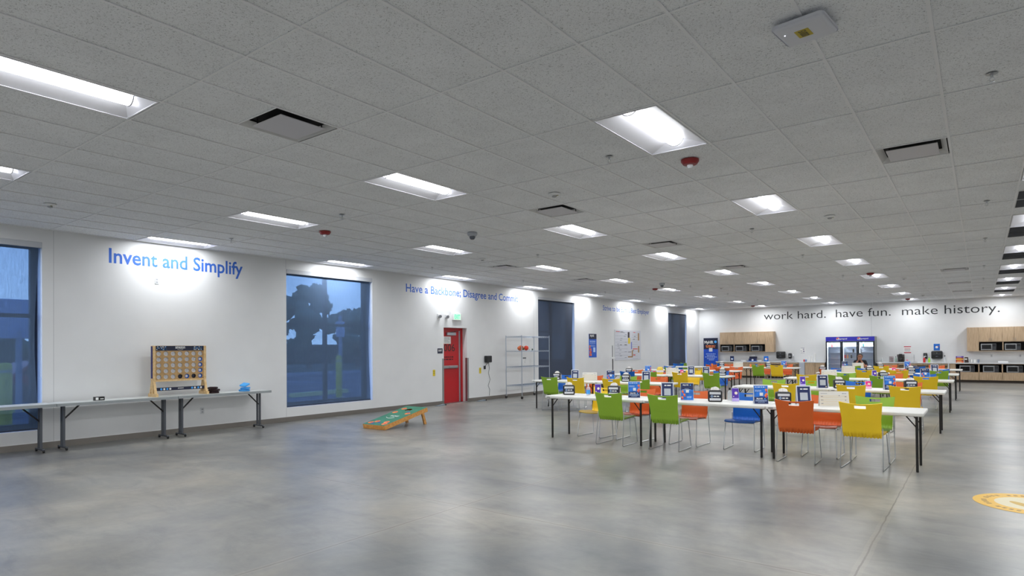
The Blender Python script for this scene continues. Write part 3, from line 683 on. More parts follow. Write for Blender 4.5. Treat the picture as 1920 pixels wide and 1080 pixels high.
g.done('deck', mat('green_deck_print', (36, 122, 92), .5, noise=.2, nscale=7), t)
def fr(x0, x1, y0, y1, name):
    g = G(); g.box(x0, x1, y0, y1, .002, .088); 
    for v in g.b.verts: v.co = Vector(P2(*v.co))
    g.done(name, PINE, t)
PINE2 = wood('orange_pine', (205, 140, 70), (222, 164, 92), 4, 4, 4)
PINE_, PINE = PINE, PINE2
fr(-W_, W_, 0, .02, 'frame_rail'); fr(-W_, W_, L_-.02, L_, 'frame_rail'); fr(-W_, -W_+.02, .02, L_-.02, 'frame_rail'); fr(W_-.02, W_, .02, L_-.02, 'frame_rail')
for s in (-1, 1):
    top = Vector(P2(s*(W_-.045), L_-.12, .045)); G().prism([(top.x-.018, top.y-.03, top.z), (top.x-.018, top.y+.03, top.z), (top.x-.018, top.y+.12, .0), (top.x-.018, top.y+.06, .0)], (.036, 0, 0)).done('leg', PINE, t)
PINE = PINE_
Rv = Rm @ Vector((1, 0, 0)); Uv = Rm @ Vector((0, 1, 0)); O_ = P2(-W_, 0, .0905)
text('WOW!', .22, .07, Vector(O_)+Uv*.52+Rv*.20, Rv, Uv, PAPER, 'lettering', t, .03, .001)
G().tube([Vector(O_)+Rv*(.18+.22*k/8)+Uv*(.46-.05*math.sin(PI*k/8))+Vector((0, 0, .002)) for k in range(9)], .008, 5).done('smile_mark', PAPER, t)
g = G(); g2 = G(); g3 = G()
for x, y in ((.1, .12), (.46, .2), (.5, .1), (.1, .78), (.48, .75), (.12, 1.02), (.2, .2)): disc(g, O_, Rv, Uv, x, y, .06, .0008); disc(g2, O_, Rv, Uv, x+.01, y+.01, .025, .0014)
for x, y in ((.3, .15), (.2, .08), (.42, .84)): disc(g3, O_, Rv, Uv, x, y, .035, .0012)
g.done('artwork', ORNP, t); g2.done('artwork', REDP, t); g3.done('artwork', mat('deck_blue', (40, 70, 160), .5), t)

# ------------------------------------------------------------------ stacking chairs
def solid(o, th):
    md = o.modifiers.new('s', 'SOLIDIFY'); md.thickness = th; md.offset = 0
    bpy.context.view_layer.update(); me = bpy.data.meshes.new_from_object(o.evaluated_get(bpy.context.evaluated_depsgraph_get()))
    o.modifiers.clear(); old = o.data; me.name = o.name; o.data = me; bpy.data.meshes.remove(old)
    for f in me.polygons: f.use_smooth = True
    try: me.set_sharp_from_angle(angle=math.radians(45))
    except Exception: pass
    return o
def lerp(tab, v):
    for (a, x), (b, y) in zip(tab, tab[1:]):
        if v <= b: return x+(y-x)*(v-a)/(b-a)
    return tab[-1][1]
def chair_proto(color):
    t = thing('stacking_chair', 'x', 'chair', (0, 0, 0), 0, 'coloured stacking chairs at the tables'); m = CHM[color]
    g = G(); nx, nz = 44, 22; V = []
    for b in range(nz+1):
        v = b/nz; row = []
        for a in range(nx+1):
            u = a/nx*2-1; z = .405+v*.405; hw = lerp([(0, .205), (.12, .212), (.55, .215), (1, .236)], v)
            y = lerp([(0, -.175), (.12, -.215), (.4, -.235), (1, -.30)], v) - .026*(1-u*u)*min(1, v*2.2)
            if v < .16:
                s_ = 1-v/.16; y -= .010*s_*abs(math.sin(u*PI*5.5)); z -= .014*s_*abs(math.sin(u*PI*5.5))
            z += .024*u*u*v**3
            row.append(g.b.verts.new((u*hw, y, z)))
        V.append(row)
    for b in range(nz):
        for a in range(nx):
            uu = abs((a+.5)/nx*2-1)
            if b in (nz-3, nz-2) and uu < .29: continue
            g.b.faces.new((V[b][a], V[b][a+1], V[b+1][a+1], V[b+1][a]))
    solid(g.done('backrest', m, t), .010)
    g = G(); nx, ny = 16, 14; V = []
    for b in range(ny+1):
        v = b/ny; row = []
        for a in range(nx+1):
            u = a/nx*2-1; y = -.178+v*.42; z = lerp([(0, .412), (.15, .425), (.5, .432), (.85, .445), (1, .425)], v)-.012*(1-u*u)
            row.append(g.b.verts.new((u*lerp([(0, .205), (.5, .225), (1, .215)], v), y-.02*u*u*(v > .8), z)))
        V.append(row)
    for b in range(ny):
        for a in range(nx): g.b.faces.new((V[b][a], V[b][a+1], V[b+1][a+1], V[b+1][a]))
    solid(g.done('seat', m, t), .012)
    for s in (-1, 1):
        p = [(s*.224, -.215, .52), (s*.226, -.225, .44), (s*.234, -.278, .03), (s*.232, -.27, .012), (s*.226, -.24, .008), (s*.222, .22, .008), (s*.22, .25, .012), (s*.219, .262, .03), (s*.205, .20, .40), (s*.19, .18, .413), (s*.18, .10, .412), (s*.18, -.15, .400)]
        G().tube(p, .0062, 8).done('sled_leg', CHROME, t, True)
    g = G(); g.tube([(-.19, .16, .405), (.19, .16, .405)], .006, 6); g.tube([(-.18, -.12, .402), (.18, -.12, .402)], .006, 6); g.done('cross_rod', CHROME, t)
    return t
CP = {}
def chair(color, x, y, rz, label, group=None):
    if not CP: CP['green'] = [chair_proto('green'), False]
    if color not in CP:
        CP[color] = [dup_mat(CP['green'][0], {CHM['green']: CHM[color]}), False]
    o, used = CP[color]
    if used: return dup(o, (x, y, 0), rz, label)
    CP[color][1] = True; o.location = (x, y, 0); o.rotation_euler = (0, 0, rz); o['label'] = label; return o
RN = {1: 'front table row', 2: 'second table row', 3: 'third table row', 4: 'fourth table row', 5: 'farthest table row'}
OD = ['first', 'second', 'third', 'fourth', 'fifth', 'sixth', 'seventh']
random.seed(12)
TLEG = {1: [-3.82, -2.18, -2.02, -.38, -.22, 1.42], 4: [-8.02, -6.38, -6.22, -4.58, -1.97, -.33, -.17, 1.47]}
for r_ in (2, 3, 5): TLEG[r_] = [-7.02, -5.38, -5.22, -3.58, -1.97, -.33, -.17, 1.47]
def clear_x(r, x):
    for q in TLEG[r]:
        if abs(x-q) < .27: x = q + (.27 if x > q else -.27)
    return x
SEATS = [  # row, block, side, y of chair, [(colour, x)]
 (1, '', 'near', 4.24, [('green', -2.60), ('green', -1.71), ('orange', .10), ('yellow', .87)]),
 (1, '', 'far', 4.80, [('yellow', -3.30), ('orange', -2.56), ('orange', -1.64), ('blue', -.80), ('orange', .27), ('green', .88)]),
 (2, 'left', 'near', 8.25, [('green', -6.39), ('yellow', -5.55), ('yellow', -4.69), ('green', -3.98)]),
 (2, 'left', 'far', 8.95, [('blue', -6.72), ('orange', -5.84), ('green', -4.92), ('orange', -4.12)]),
 (2, 'right', 'near', 8.15, [('yellow', -.92), ('yellow', .17), ('yellow', 1.0)]),
 (2, 'right', 'far', 8.9, [('green', -1.48), ('green', -.74), ('blue', .05), ('orange', .92)]),
 (3, 'left', 'near', 12.35, [('blue', -6.36), ('green', -5.56), ('yellow', -4.71), ('green', -3.82)]),
 (3, 'left', 'far', 13.2, [('orange', -6.75), ('orange', -5.84), ('yellow', -4.88), ('blue', -4.05)]),
 (3, 'right', 'near', 12.35, [('yellow', -1.43), ('green', -.72), ('green', .18), ('yellow', 1.04)]),
 (3, 'right', 'far', 13.2, [('green', -.79), ('orange', .25), ('blue', .95)]),
 (4, 'left', 'near', 16.3, [('green', -6.5), ('yellow', -5.61), ('orange', -4.70)]),
 (4, 'left', 'far', 17.15, [('blue', -7.3), ('orange', -5.6), ('orange', -4.76)]),
 (4, 'right', 'near', 16.3, [('orange', -1.66), ('yellow', -.70), ('yellow', .16), ('green', 1.1)]),
 (4, 'right', 'far', 17.15, [('blue', -1.6), ('blue', -.85), ('orange', .11), ('blue', 1.08)]),
 (5, 'left', 'near', 20.35, [('orange', -6.62), ('green', -4.82), ('yellow', -4.14)]),
 (5, 'left', 'far', 21.2, [('orange', -6.4), ('orange', -4.93), ('orange', -4.12)]),
 (5, 'right', 'near', 20.35, [('green', -1.55), ('yellow', -.72), ('blue', .33)]),
 (5, 'right', 'far', 21.2, [('orange', -.6), ('orange', .8)]),
]
for r, blk, side, y, lst in SEATS:
    for k, (c_, x) in enumerate(lst):
        x = clear_x(r, x)
        lab = '%s chair, %s side of %s%s, %s from left' % (c_, side, RN[r], (', %s block' % blk) if blk else '', OD[k])
        rz = (0 if side == 'near' else PI) + random.uniform(-.05, .05)
        chair(c_, x, y, rz, lab)
chair('blue', -8.75, 21.6, .7, 'blue chair turned sideways beside the darkest far window, leftmost of the far chairs')
chair('green', -8.55, 22.6, -.6, 'green chair by the far left window, between two blue chairs')
chair('blue', -8.35, 23.6, 2.4, 'blue chair standing alone in front of the far left window')
chair('blue', -7.55, 22.6, 1.0, 'blue chair just left of the tall blue banner stand')

# ------------------------------------------------------------------ folding tables
def folding_table(label):
    t = thing('folding_table', label, 'table', (0, 0, 0), 0, 'white folding tables in rows'); hx, hy, h = .897, .375, .72
    G().box(-hx, hx, -hy, hy, h-.045, h, .012, 3).done('tabletop', TOPW, t, True)
    G().box(-.05, .01, -hy-.0012, -hy+.001, h-.03, h-.018).done('nameplate', mat('grey_plate', (110, 112, 116), .5), t).location = (-hx+.09, 0, 0)
    for s in (-1, 1):
        for q in (-1, 1): G().box(s*.82-.014, s*.82+.014, q*.265-.014, q*.265+.014, 0, h-.045, .004, 1).done('leg', BLKM, t)
        G().tube([(s*.82, -.265, h-.06), (s*.82, .265, h-.06)], .012, 6).done('crossbar', BLKM, t)
        for q in (-1, 1): G().tube([(s*.82, q*.265, h-.19), (s*.71, q*.265, h-.05)], .008, 6).done('brace', BLKM, t)
    G().box(-.80, .80, -.03, .03, h-.062, h-.045).done('support_rail', BLKM, t)
    return t
TB = [(1, 'leftmost of the three', -3.0, 4.475), (1, 'middle of the three', -1.2, 4.475), (1, 'rightmost of the three', .60, 4.475)]
for r, y in ((2, 8.58), (3, 12.72), (4, 16.68), (5, 20.75)):
    for nm_, x in ((('left block, left one', -6.2), ('left block, right one', -4.4)) if r != 4 else (('left block, left one', -7.2), ('left block, right one', -5.4))): TB.append((r, nm_, x, y))
    for nm_, x in (('right block, left one', -1.15), ('right block, right one', .65)): TB.append((r, nm_, x, y))
TB.append((5, 'left block, beside the far window', -8.0, 20.75))
proto = None
for r, nm_, x, y in TB:
    lab = 'white folding table in the %s, %s' % (RN[r], nm_)
    if proto is None: proto = folding_table(lab); proto.location = (x, y, 0)
    else: dup(proto, (x, y, 0), label=lab)

# ------------------------------------------------------------------ things on the tables
ZT = .721
def napkin(label):
    t = thing('napkin_dispenser', label, 'napkin dispenser', (0, 0, ZT), 0, 'black tabletop napkin dispensers')
    g = G().box(-.10, .10, -.075, .075, 0, .165, .022, 3); g.done('body', BLACK, t, True)
    pl = G().box(-.078, .078, -.077, -.074, .02, .145, .004).done('front_label', mat('label_white', (215, 217, 222), .5), t)
    rect(G(), (-.078, -.077, 0), BWR, BWU, 0, .055, .156, .055, .0008).done('band', NAVYD, pl)
    g = G(); c_ = Vector((-.045, -.0785, .083)); 
    for dx, dz in ((0, .012), (0, -.012), (.012, 0), (-.012, 0)): g.quad(c_+Vector((dx-.009, 0, dz)), c_+Vector((dx, 0, dz-.009)), c_+Vector((dx+.009, 0, dz)), c_+Vector((dx, 0, dz+.009)))
    g.done('logo_mark', mat('pale_logo', (170, 195, 230), .5), pl)
    bars(G(), (-.02, -.0785, .075), BWR, BWU, [(0, 0, .075, .016)]).done('small_print', PAPER, pl)
    G().box(.0985, .1012, -.04, .05, .03, .13, .003).done('side_label', mat('side_label_grey', (168, 170, 178), .5), t)
    G().box(-.07, .07, -.04, .04, .163, .170, .003).done('slot_plate', mat('charcoal_plastic', (50, 50, 54), .5), t)
    g = G(); V = []
    for a in range(9):
        u = a/8*2-1; V.append([g.b.verts.new((u*.062+.006*math.sin(a*2+b), -.028+.02*b+.01*math.sin(a*1.7), .168+(.055*(1-u*u*.6))*math.sin(PI*b/3)**.7*(1 if b < 3 else 1)+.004*math.sin(a*3))) for b in range(4)])
    for a in range(8):
        for b in range(3): g.b.faces.new((V[a][b], V[a+1][b], V[a+1][b+1], V[a][b+1]))
    solid(g.done('napkin', mat('napkin_white', (236, 232, 228), .9), t), .002); return t
def tent(kind, label, w_=.19, h_=.26, group=None):
    t = thing('table_tent_card', label, 'sign', (0, 0, ZT), 0, group or 'folded tent cards on the tables'); d = .05
    if kind == 'cal': w_, h_ = .36, .20
    if kind in ('purple', 'pink'): w_, h_ = .10, .20 if kind == 'purple' else .15
    g = G(); th = .003
    for s in (-1, 1): g.prism([(-w_/2, s*d, 0), (-w_/2, s*(d-th), 0), (-w_/2, s*.0, h_-.004), (-w_/2, s*.001, h_)], (w_, 0, 0))
    g.done('card', mat('tent_card_white', (218, 222, 232), .5) if kind != 'cal' else mat('calendar_card', (222, 220, 214), .7), t)
    a = math.atan2(d, h_); R_ = Vector((1, 0, 0)); U = Vector((0, math.sin(a), math.cos(a))); O = Vector((-w_/2, -d-.0006, 0)); W = w_; Hh = math.hypot(d, h_)-.004
    if kind == 'navy':
        p = rect(G(), O, R_, U, .012, .012, W-.024, Hh-.024, .0008).done('print', NAVY, t)
        bars(G(), O, R_, U, [(.05, .205, .10, .018)], ext=.0014).done('title_print', PAPER, p); rect(G(), O, R_, U, W/2-.05, .06, .10, .105, .0014).done('blank_panel', mat('panel_grey', (186, 192, 200), .6), p)
        g = G(); disc(g, O, R_, U, W-.04, .035, .012, .0014, n=10); g.done('artwork', TANP, p)
    elif kind in ('blue', 'myhr'):
        top = kind == 'myhr'; y1 = Hh*.36
        p = rect(G(), O, R_, U, .004, .004, W-.008, Hh-.008, .0008).done('print', BLUEP, t)
        rect(G(), O, R_, U, .004, (Hh-.10) if top else .004, W-.008, .096 if top else y1, .0012).done('panel', NAVY, p)
        text('MyHR', .085, .026, O+R_*.035+U*((Hh-.045) if top else y1-.035), R_, U, PAPER, 'lettering', p, .02, .0018)
        g = G(); disc(g, O, R_, U, .145, (Hh-.03) if top else y1-.02, .010, .0018, n=10); g.done('logo_mark', LBLUE, p)
        rect(G(), O, R_, U, .078, .115, .045, .045, .0018).done('blank_panel', mat('panel_white', (225, 228, 232), .6), p)
        g = G(); bars(g, O, R_, U, ([(.03, .155, .12, .008), (.06, .17, .06, .006), (.09, .05, .07, .008), (.09, .035, .07, .008)] if top else [(.02, Hh-.03, .14, .014), (.02, .19, .08, .007), (.02, .175, .08, .007), (.02, .05, .15, .006), (.02, .038, .15, .006), (.05, .022, .09, .005)]), ext=.0018); g.done('small_print', mat('pale_blue_print', (190, 215, 250), .6), p)
        g = G(); g2 = G(); pts = [(.03, .135), (.055, .085), (.025, .045)] if top else [(.165, .20), (.17, .14), (.155, .12)]
        for x, y in pts: disc(g, O, R_, U, x, y, .016, .0018, n=10)
        for x, y in [(x+.006, y-.022) for x, y in pts]: disc(g2, O, R_, U, x, y, .012, .002, n=10)
        g.done('artwork', ORNP, p); g2.done('artwork', REDP, p)
    elif kind == 'cal':
        g = G()
        for k in range(6): rect(g, O, R_, U, .01, .02+k*.024, W-.02, .006, .0008)
        g.done('ruled_lines', TANP, t); g = G(); bars(g, O, R_, U, [(.02, .035+k*.048, .03, .008) for k in range(3)]+[(W-.05, .035+k*.048, .02, .008) for k in range(3)]+[(W-.08, Hh-.03, .05, .008), (.02, Hh-.03, .08, .005), (.24, Hh-.06, .01, .012)], ext=.001); g.done('small_print', GREYP, t)
    else:
        m_ = PURP if kind == 'purple' else PINK
        p = rect(G(), O, R_, U, .003, .05, W-.006, Hh-.055, .0008).done('print', m_, t); rect(G(), O, R_, U, .003, .003, W-.006, .045, .0008).done('panel', LPURP if kind == 'purple' else mat('pale_pink', (250, 190, 220), .5), t)
        g = G(); disc(g, O, R_, U, W*.6, Hh*.62, .022, .0014, n=14); disc(g, O, R_, U, W*.25, .075, .008, .0014, n=8); g.done('artwork', mat('cream_print', (240, 225, 205), .5), p)
    return t
IT = [('nap',-3.66,4.49,1),('nap',-2.88,4.67,1),('nap',-1.09,4.42,1),('nap',-0.18,4.57,1),('nap',-6.67,8.75,2),('nap',-4.72,8.75,2),('nap',-0.12,8.51,2),('nap',1.01,8.75,2),
('nap',-6.73,12.95,3),('nap',-3.80,12.88,3),('nap',0.16,12.59,3),('nap',-0.62,16.52,4),('nap',0.42,16.59,4),('nap',-1.90,16.52,4),('nap',-0.80,20.6,5),('nap',-4.58,20.6,5),('nap',-6.51,20.95,5),
('blue',-2.42,4.48,1),('navy',-1.87,4.51,1),('myhr',-1.54,4.48,1),('blue',-0.44,4.41,1),('navy',0.07,4.63,1),('cal',0.47,4.51,1),('purple',-0.86,4.62,1),('purple',-3.11,4.53,1),
('navy',-6.13,8.75,2),('cal',-5.71,8.75,2),('myhr',-5.13,8.75,2),('navy',-4.15,8.64,2),('navy',-0.38,8.35,2),('purple',-0.83,8.80,2),('pink',0.35,8.59,2),('blue',0.71,8.46,2),
('blue',-6.07,12.9,3),('cal',-5.29,12.88,3),('pink',-5.00,12.9,3),('navy',-4.70,12.86,3),('navy',-4.14,12.52,3),('cal',-1.07,12.87,3),('purple',-0.07,12.95,3),('myhr',0.98,12.9,3),
('cal',-1.19,16.52,4),('navy',0.97,16.85,4),('pink',-0.03,16.81,4),('blue',0.01,20.6,5),('cal',-1.50,20.6,5),('myhr',-1.92,20.6,5),('blue',-4.03,20.68,5),('cal',-5.75,20.63,5)]
KN = {'nap': 'black napkin dispenser', 'blue': 'blue tent card with navy bottom', 'myhr': 'blue tent card with navy top', 'navy': 'white framed navy tent card', 'cal': 'wide white ruled tent card', 'purple': 'small purple tent card', 'pink': 'small pink tent card'}
PROT = {}
cnt = {}
for k, x, y, r in sorted(IT, key=lambda q: (q[3], q[1])):
    blk = '' if r == 1 else ('left block' if x < -3 else 'right block'); key = (k, r, blk); cnt[key] = cnt.get(key, 0)+1
    tot = sum(1 for q in IT if q[0] == k and q[3] == r and (r == 1 or (q[1] < -3) == (blk == 'left block')))
    lab = '%s, %s%s%s' % (KN[k], RN[r], ', '+blk if blk else '', (', %s from left' % OD[cnt[key]-1]) if tot > 1 else '')
    if k not in PROT:
        PROT[k] = napkin(lab) if k == 'nap' else tent(k, lab); PROT[k].location = (x, y, ZT); o = PROT[k]
    else: o = dup(PROT[k], (x, y, ZT), label=lab)
    o.rotation_euler = (0, 0, (.55 if k == 'nap' and x < -3 and r == 1 else .30)+random.uniform(-.06, .06) if k == 'nap' else .42+random.uniform(-.08, .08))
def bottle(loc, body, capm, label, h_=.19, r=.035, name='bottle', cat='bottle'):
    t = thing(name, label, cat, loc); G().lathe([(r, 0), (r, h_*.6), (r*.8, h_*.7), (r*.35, h_*.78), (r*.35, h_*.84), (0, h_*.84)], 16).done('body', body, t, True)
    G().lathe([(r*.42, h_*.83), (r*.42, h_), (0, h_)], 12).done('cap', capm, t); return t
b_ = bottle((-3.31, 4.55, ZT), CLEAR, WHITE, 'clear pump sanitizer bottle on the front table between napkins and purple card')
G().tube([(0, 0, .19), (0, 0, .22), (.045, 0, .215)], .006, 6).done('pump', WHITE, b_)
G().lathe([(.0355, .02), (.0355, .09)], 16).done('wrap_label', LBLUE, b_)
bottle((-.97, 4.72, ZT), CLEAR, BLACK, 'clear bottle with dark cap behind the blue card on the front table')
def cup(loc, m_, label, h_=.12, r=.04, name='cup', cat='cup', group=None):
    t = thing(name, label, cat, loc, 0, group); G().lathe([(r*.75, 0), (r, h_), (r*.92, h_), (r*.7, .004), (0, .004)], 16).done('body', m_, t, True); return t
cup((-6.9, 20.9, ZT), ORNP, 'orange cup on the farthest table row, left block, by the napkin dispenser')
cup((-5.25, 20.6, ZT), ORNP, 'orange cup beside a blue one on the farthest left tables')
cup((-5.05, 20.65, ZT), BLUEP, 'blue cup beside an orange one on the farthest left tables')
cup((-5.80, 12.75, ZT), PINK, 'pink cup in front of the yellow snack tub, third row left', .10)
t = thing('snack_tub', 'rounded yellow snack tub on the third table row, left block', 'food box', (-5.72, 12.98, ZT)); G().lathe([(.09, 0), (.10, .1), (.09, .18), (.05, .22), (0, .225)], 18).done('tub', mat('snack_yellow', (235, 205, 80), .5), t, True); G().lathe([(.102, .06), (.102, .12)], 18).done('wrap_label', WHITE, t)
t = thing('snack_box', 'orange snack box beside the yellow tub, third table row', 'food box', (-5.42, 13.0, ZT), .3); G().box(-.07, .07, -.04, .04, 0, .20, .004).done('carton', ORNP, t); G().box(-.05, .05, -.042, -.04, .05, .12).done('print', WHITE, t)

# ------------------------------------------------------------------ back wall: counters, cabinets, cooler
YC = 26.7
def box_thing(name, label, cat, loc, group=None): return thing(name, label, cat, loc, 0, group)
def microwave(loc, label, w_=.50, h_=.26, d=.34):
    t = thing('microwave_oven', label, 'microwave', loc, 0, 'silver microwaves in the cabinet niches')
    G().box(-w_/2, w_/2, 0, d, .0, h_, .006).done('case', mat('microwave_silver', (176, 178, 180), .35, .6), t)
    dr = G().box(-w_/2+.004, w_/2-.13, -.014, -.001, .012, h_-.008, .004).done('door', mat('microwave_frame', (165, 167, 170), .3, .7), t)
    G().box(-w_/2+.035, w_/2-.16, -.017, -.013, .045, h_-.045).done('window', mat('dark_glass', (16, 16, 20), .08), dr)
    G().tube([(w_/2-.145, -.02, .04), (w_/2-.145, -.035, .06), (w_/2-.145, -.035, h_-.06), (w_/2-.145, -.02, h_-.04)], .006, 6).done('handle', STEEL, dr)
    p = G().box(w_/2-.126, w_/2-.006, -.012, -.001, .012, h_-.008).done('control_panel', mat('panel_black', (30, 30, 34), .3), t)
    g = G()
    for a in range(3):
        for b in range(4): rect(g, (w_/2-.11, -.012, .04), BWR, BWU, a*.032, b*.03, .022, .018, .001)
    g.done('buttons', GREYM, p); return t
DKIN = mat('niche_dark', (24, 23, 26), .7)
def niche_cab(name, label, x0, x1, y0, y1, z0, z1, nz0, nz1, niches, filler, doors_top, cat='cabinet'):
    # niches: list of (xa, xb) open boxes between nz0..nz1; filler: list of (xa, xb) closed columns
    t = thing(name, label, cat, (0, 0, 0)); g = G(); th = .018
    g.box(x0, x1, y1-.01, y1, z0, z1); g.box(x0, x0+th, y0, y1-.01, z0, z1); g.box(x1-th, x1, y0, y1-.01, z0, z1)
    g.box(x0+th, x1-th, y0, y1-.01, z0, z0+th); g.box(x0+th, x1-th, y0, y1-.01, z1-th, z1)
    za, zb = (nz1, z1) if doors_top else (z0, nz0)
    g.box(x0+th, x1-th, y0+.02, y1-.01, nz1, nz1+th) if doors_top else g.box(x0+th, x1-th, y0+.02, y1-.01, nz0-th, nz0)
    xs = sorted({v for p in niches for v in p})
    for (a, b), (c_, d_) in zip(niches, niches[1:]): g.box(b, c_, y0, y1-.01, nz0, nz1)
    g.done('carcass', OAK, t)
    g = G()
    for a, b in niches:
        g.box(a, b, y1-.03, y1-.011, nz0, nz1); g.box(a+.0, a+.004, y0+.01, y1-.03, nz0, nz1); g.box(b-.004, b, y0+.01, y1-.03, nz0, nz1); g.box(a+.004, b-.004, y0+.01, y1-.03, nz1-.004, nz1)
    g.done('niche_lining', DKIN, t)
    for a, b in filler: G().box(a+.002, b-.002, y0-.018, y0-.001, z0, z1, .002, 1).done('end_panel', OAK, t)
    return t
def door_(t, x0, x1, y, z0, z1, side=0):
    d = G().box(x0+.003, x1-.003, y-.018, y-.001, z0+.003, z1-.003, .002, 1).done('door', OAK, t)
    if side: 
        hx = x1-.035 if side > 0 else x0+.035; hz = z0+.05 if z0 > 1 else z1-.17
        G().tube([(hx, y-.018, hz), (hx, y-.042, hz+.01), (hx, y-.042, hz+.09), (hx, y-.018, hz+.10)], .005, 6).done('handle', STEEL, d)
YU = 27.0
NL = [(-8.60, -7.92), (-7.89, -7.14), (-7.11, -6.42)]
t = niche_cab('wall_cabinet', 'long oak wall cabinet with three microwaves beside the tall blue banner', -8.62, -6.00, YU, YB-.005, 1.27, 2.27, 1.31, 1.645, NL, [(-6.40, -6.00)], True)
for k in range(6): a = -8.62+k*.37; door_(t, a, a+.37, YU, 1.66, 2.27, 1 if k % 2 == 0 else -1)
for (a, b), l in zip(NL, ['left', 'middle', 'right']): microwave((a+.30, YU+.03, 1.312), 'silver microwave in the left wall cabinet, %s niche' % l, .50, .265, .28)
NR = [(2.0, 2.74), (2.77, 3.50), (3.53, 4.26)]
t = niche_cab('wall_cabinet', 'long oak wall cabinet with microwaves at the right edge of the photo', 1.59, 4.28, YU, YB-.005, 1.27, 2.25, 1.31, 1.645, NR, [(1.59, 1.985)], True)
for k in range(6): a = 1.985+k*.375; door_(t, a, a+.375, YU, 1.66, 2.25, 1 if k % 2 == 0 else -1)
for (a, b), l in zip(NR, ['left', 'second', 'third']): microwave((a+.29, YU+.03, 1.312), 'silver microwave in the right wall cabinet, %s niche' % l, .50, .265, .28)
# base units
NB = [(1.22, 1.95), (1.99, 2.70), (2.74, 3.46), (3.50, 4.22)]
t = niche_cab('base_cabinet', 'oak base cabinet with a row of low microwaves on the right', 1.0, 4.26, YC+.02, YB-.005, .10, .765, .42, .745, NB, [(1.0, 1.205)], False)
for a, b in NB: door_(t, a-.015, b+.02, YC+.02, .10, .405)
G().box(1.0, 4.26, YC+.08, YB-.01, 0, .10).done('toe_kick', mat('toe_kick_dark', (70, 60, 52), .7), t)
for (a, b), l in zip(NB, ['first', 'second', 'third', 'fourth']): microwave((a+.36, YC+.05, .421), 'silver microwave in the low niches under the right counter, %s from the left' % l, .50, .27, .34)
def base(name, label, x0, x1, n, y=YC+.02):
    t = thing(name, label, 'cabinet', (0, 0, 0)); G().box(x0, x1, y, YB-.005, .10, .765).done('carcass', OAK, t); G().box(x0, x1, y+.07, YB-.01, 0, .10).done('toe_kick', mat('toe_kick_dark', (70, 60, 52), .7), t)
    for k in range(n): a = x0+(x1-x0)*k/n; door_(t, a, a+(x1-x0)/n, y, .10, .765, 1 if k % 2 == 0 else -1)
    return t
base('base_cabinet', 'oak base cabinet with six doors under the left counter', -8.72, -6.35, 6)
base('base_cabinet', 'oak base cabinet between the white panel and the drink cooler', -4.55, -3.70, 2)
base('base_cabinet', 'oak base cabinet right of the drink cooler', -1.60, -.85, 2)
def open_sink(label, x0, x1):
    t = thing('sink_cabinet', label, 'cabinet', (0, 0, 0)); G().prism([(x0, YC+.18, .64), (x0, YC+.16, .64), (x0, YC+.36, .10), (x0, YC+.38, .10)], (x1-x0, 0, 0)).done('slanted_panel', OAK, t)
    g = G(); g.box(x0, x0+.018, YC+.02, YB-.005, 0, .765); g.box(x1-.018, x1, YC+.02, YB-.005, 0, .765); g.box(x0+.018, x1-.018, YC+.03, YC+.06, .68, .765); g.done('side_panel', OAK, t); return t
open_sink('open oak knee space below the left sink', -6.33, -4.80); open_sink('open oak knee space below the right sink', -.83, .94)
t = thing('trash_cabinet', 'pale grey upright panel beside the open space under the left counter', 'panel', (0, 0, 0)); G().box(-4.79, -4.56, YC-.02, YC+.02, .0, .765).done('panel', mat('pale_grey_laminate', (186, 192, 204), .5), t)
t = thing('end_panel', 'narrow white end post where the right counter steps forward', 'panel', (0, 0, 0)); G().box(.945, .99, YC-.02, YB-.005, 0, .765).done('panel', COUNTER, t)
def counter(label, x0, x1, sinks):
    t = thing('countertop', label, 'countertop', (0, 0, 0)); xs = [x0]; g = G(); y0, y1 = YC-.02, YB-.005
    cur = x0
    for s in sinks:
        g.box(cur, s-.22, y0, y1, .766, .805); g.box(s-.22, s+.22, y0, y0+.12, .766, .805); g.box(s-.22, s+.22, y1-.12, y1, .766, .805); cur = s+.22
    g.box(cur, x1, y0, y1, .766, .805); g.done('slab', COUNTER, t); G().box(x0, x1, y1-.018, y1-.0, .805, .905).done('backsplash', COUNTER, t)
    for s in sinks:
        g = G(); a, b, c_, d_ = s-.22, s+.22, y0+.12, y1-.12; g.box(a, a+.004, c_, d_, .64, .81); g.box(b-.004, b, c_, d_, .64, .81); g.box(a+.004, b-.004, c_, c_+.004, .64, .81); g.box(a+.004, b-.004, d_-.004, d_, .64, .81); g.box(a+.004, b-.004, c_+.004, d_-.004, .64, .645); g.done('sink_basin', STEEL, t)
    return t
counter('white countertop left of the drink cooler', -8.74, -3.68, [-5.2]); counter('white countertop right of the drink cooler', -1.64, 4.28, [-.35])
def faucet(x, label):
    t = thing('faucet', label, 'faucet', (x, YB-.1, .805)); G().lathe([(.025, 0), (.022, .03), (0, .03)], 14).done('base', CHROME, t, True)
    G().tube([(0, 0, .02), (0, 0, .22)]+[(0-.0, -.09+.09*math.cos(PI*k/8), .24+.09*math.sin(PI*k/8)) for k in range(9)]+[(0, -.18, .20)], .010, 8).done('spout', CHROME, t, True)
    G().tube([(.03, 0, .02), (.085, -.02, .05)], .006, 6).done('lever', CHROME, t)
faucet(-5.14, 'chrome gooseneck faucet left of the small wall notice'); faucet(-.27, 'chrome gooseneck faucet under the red and white wall notice')
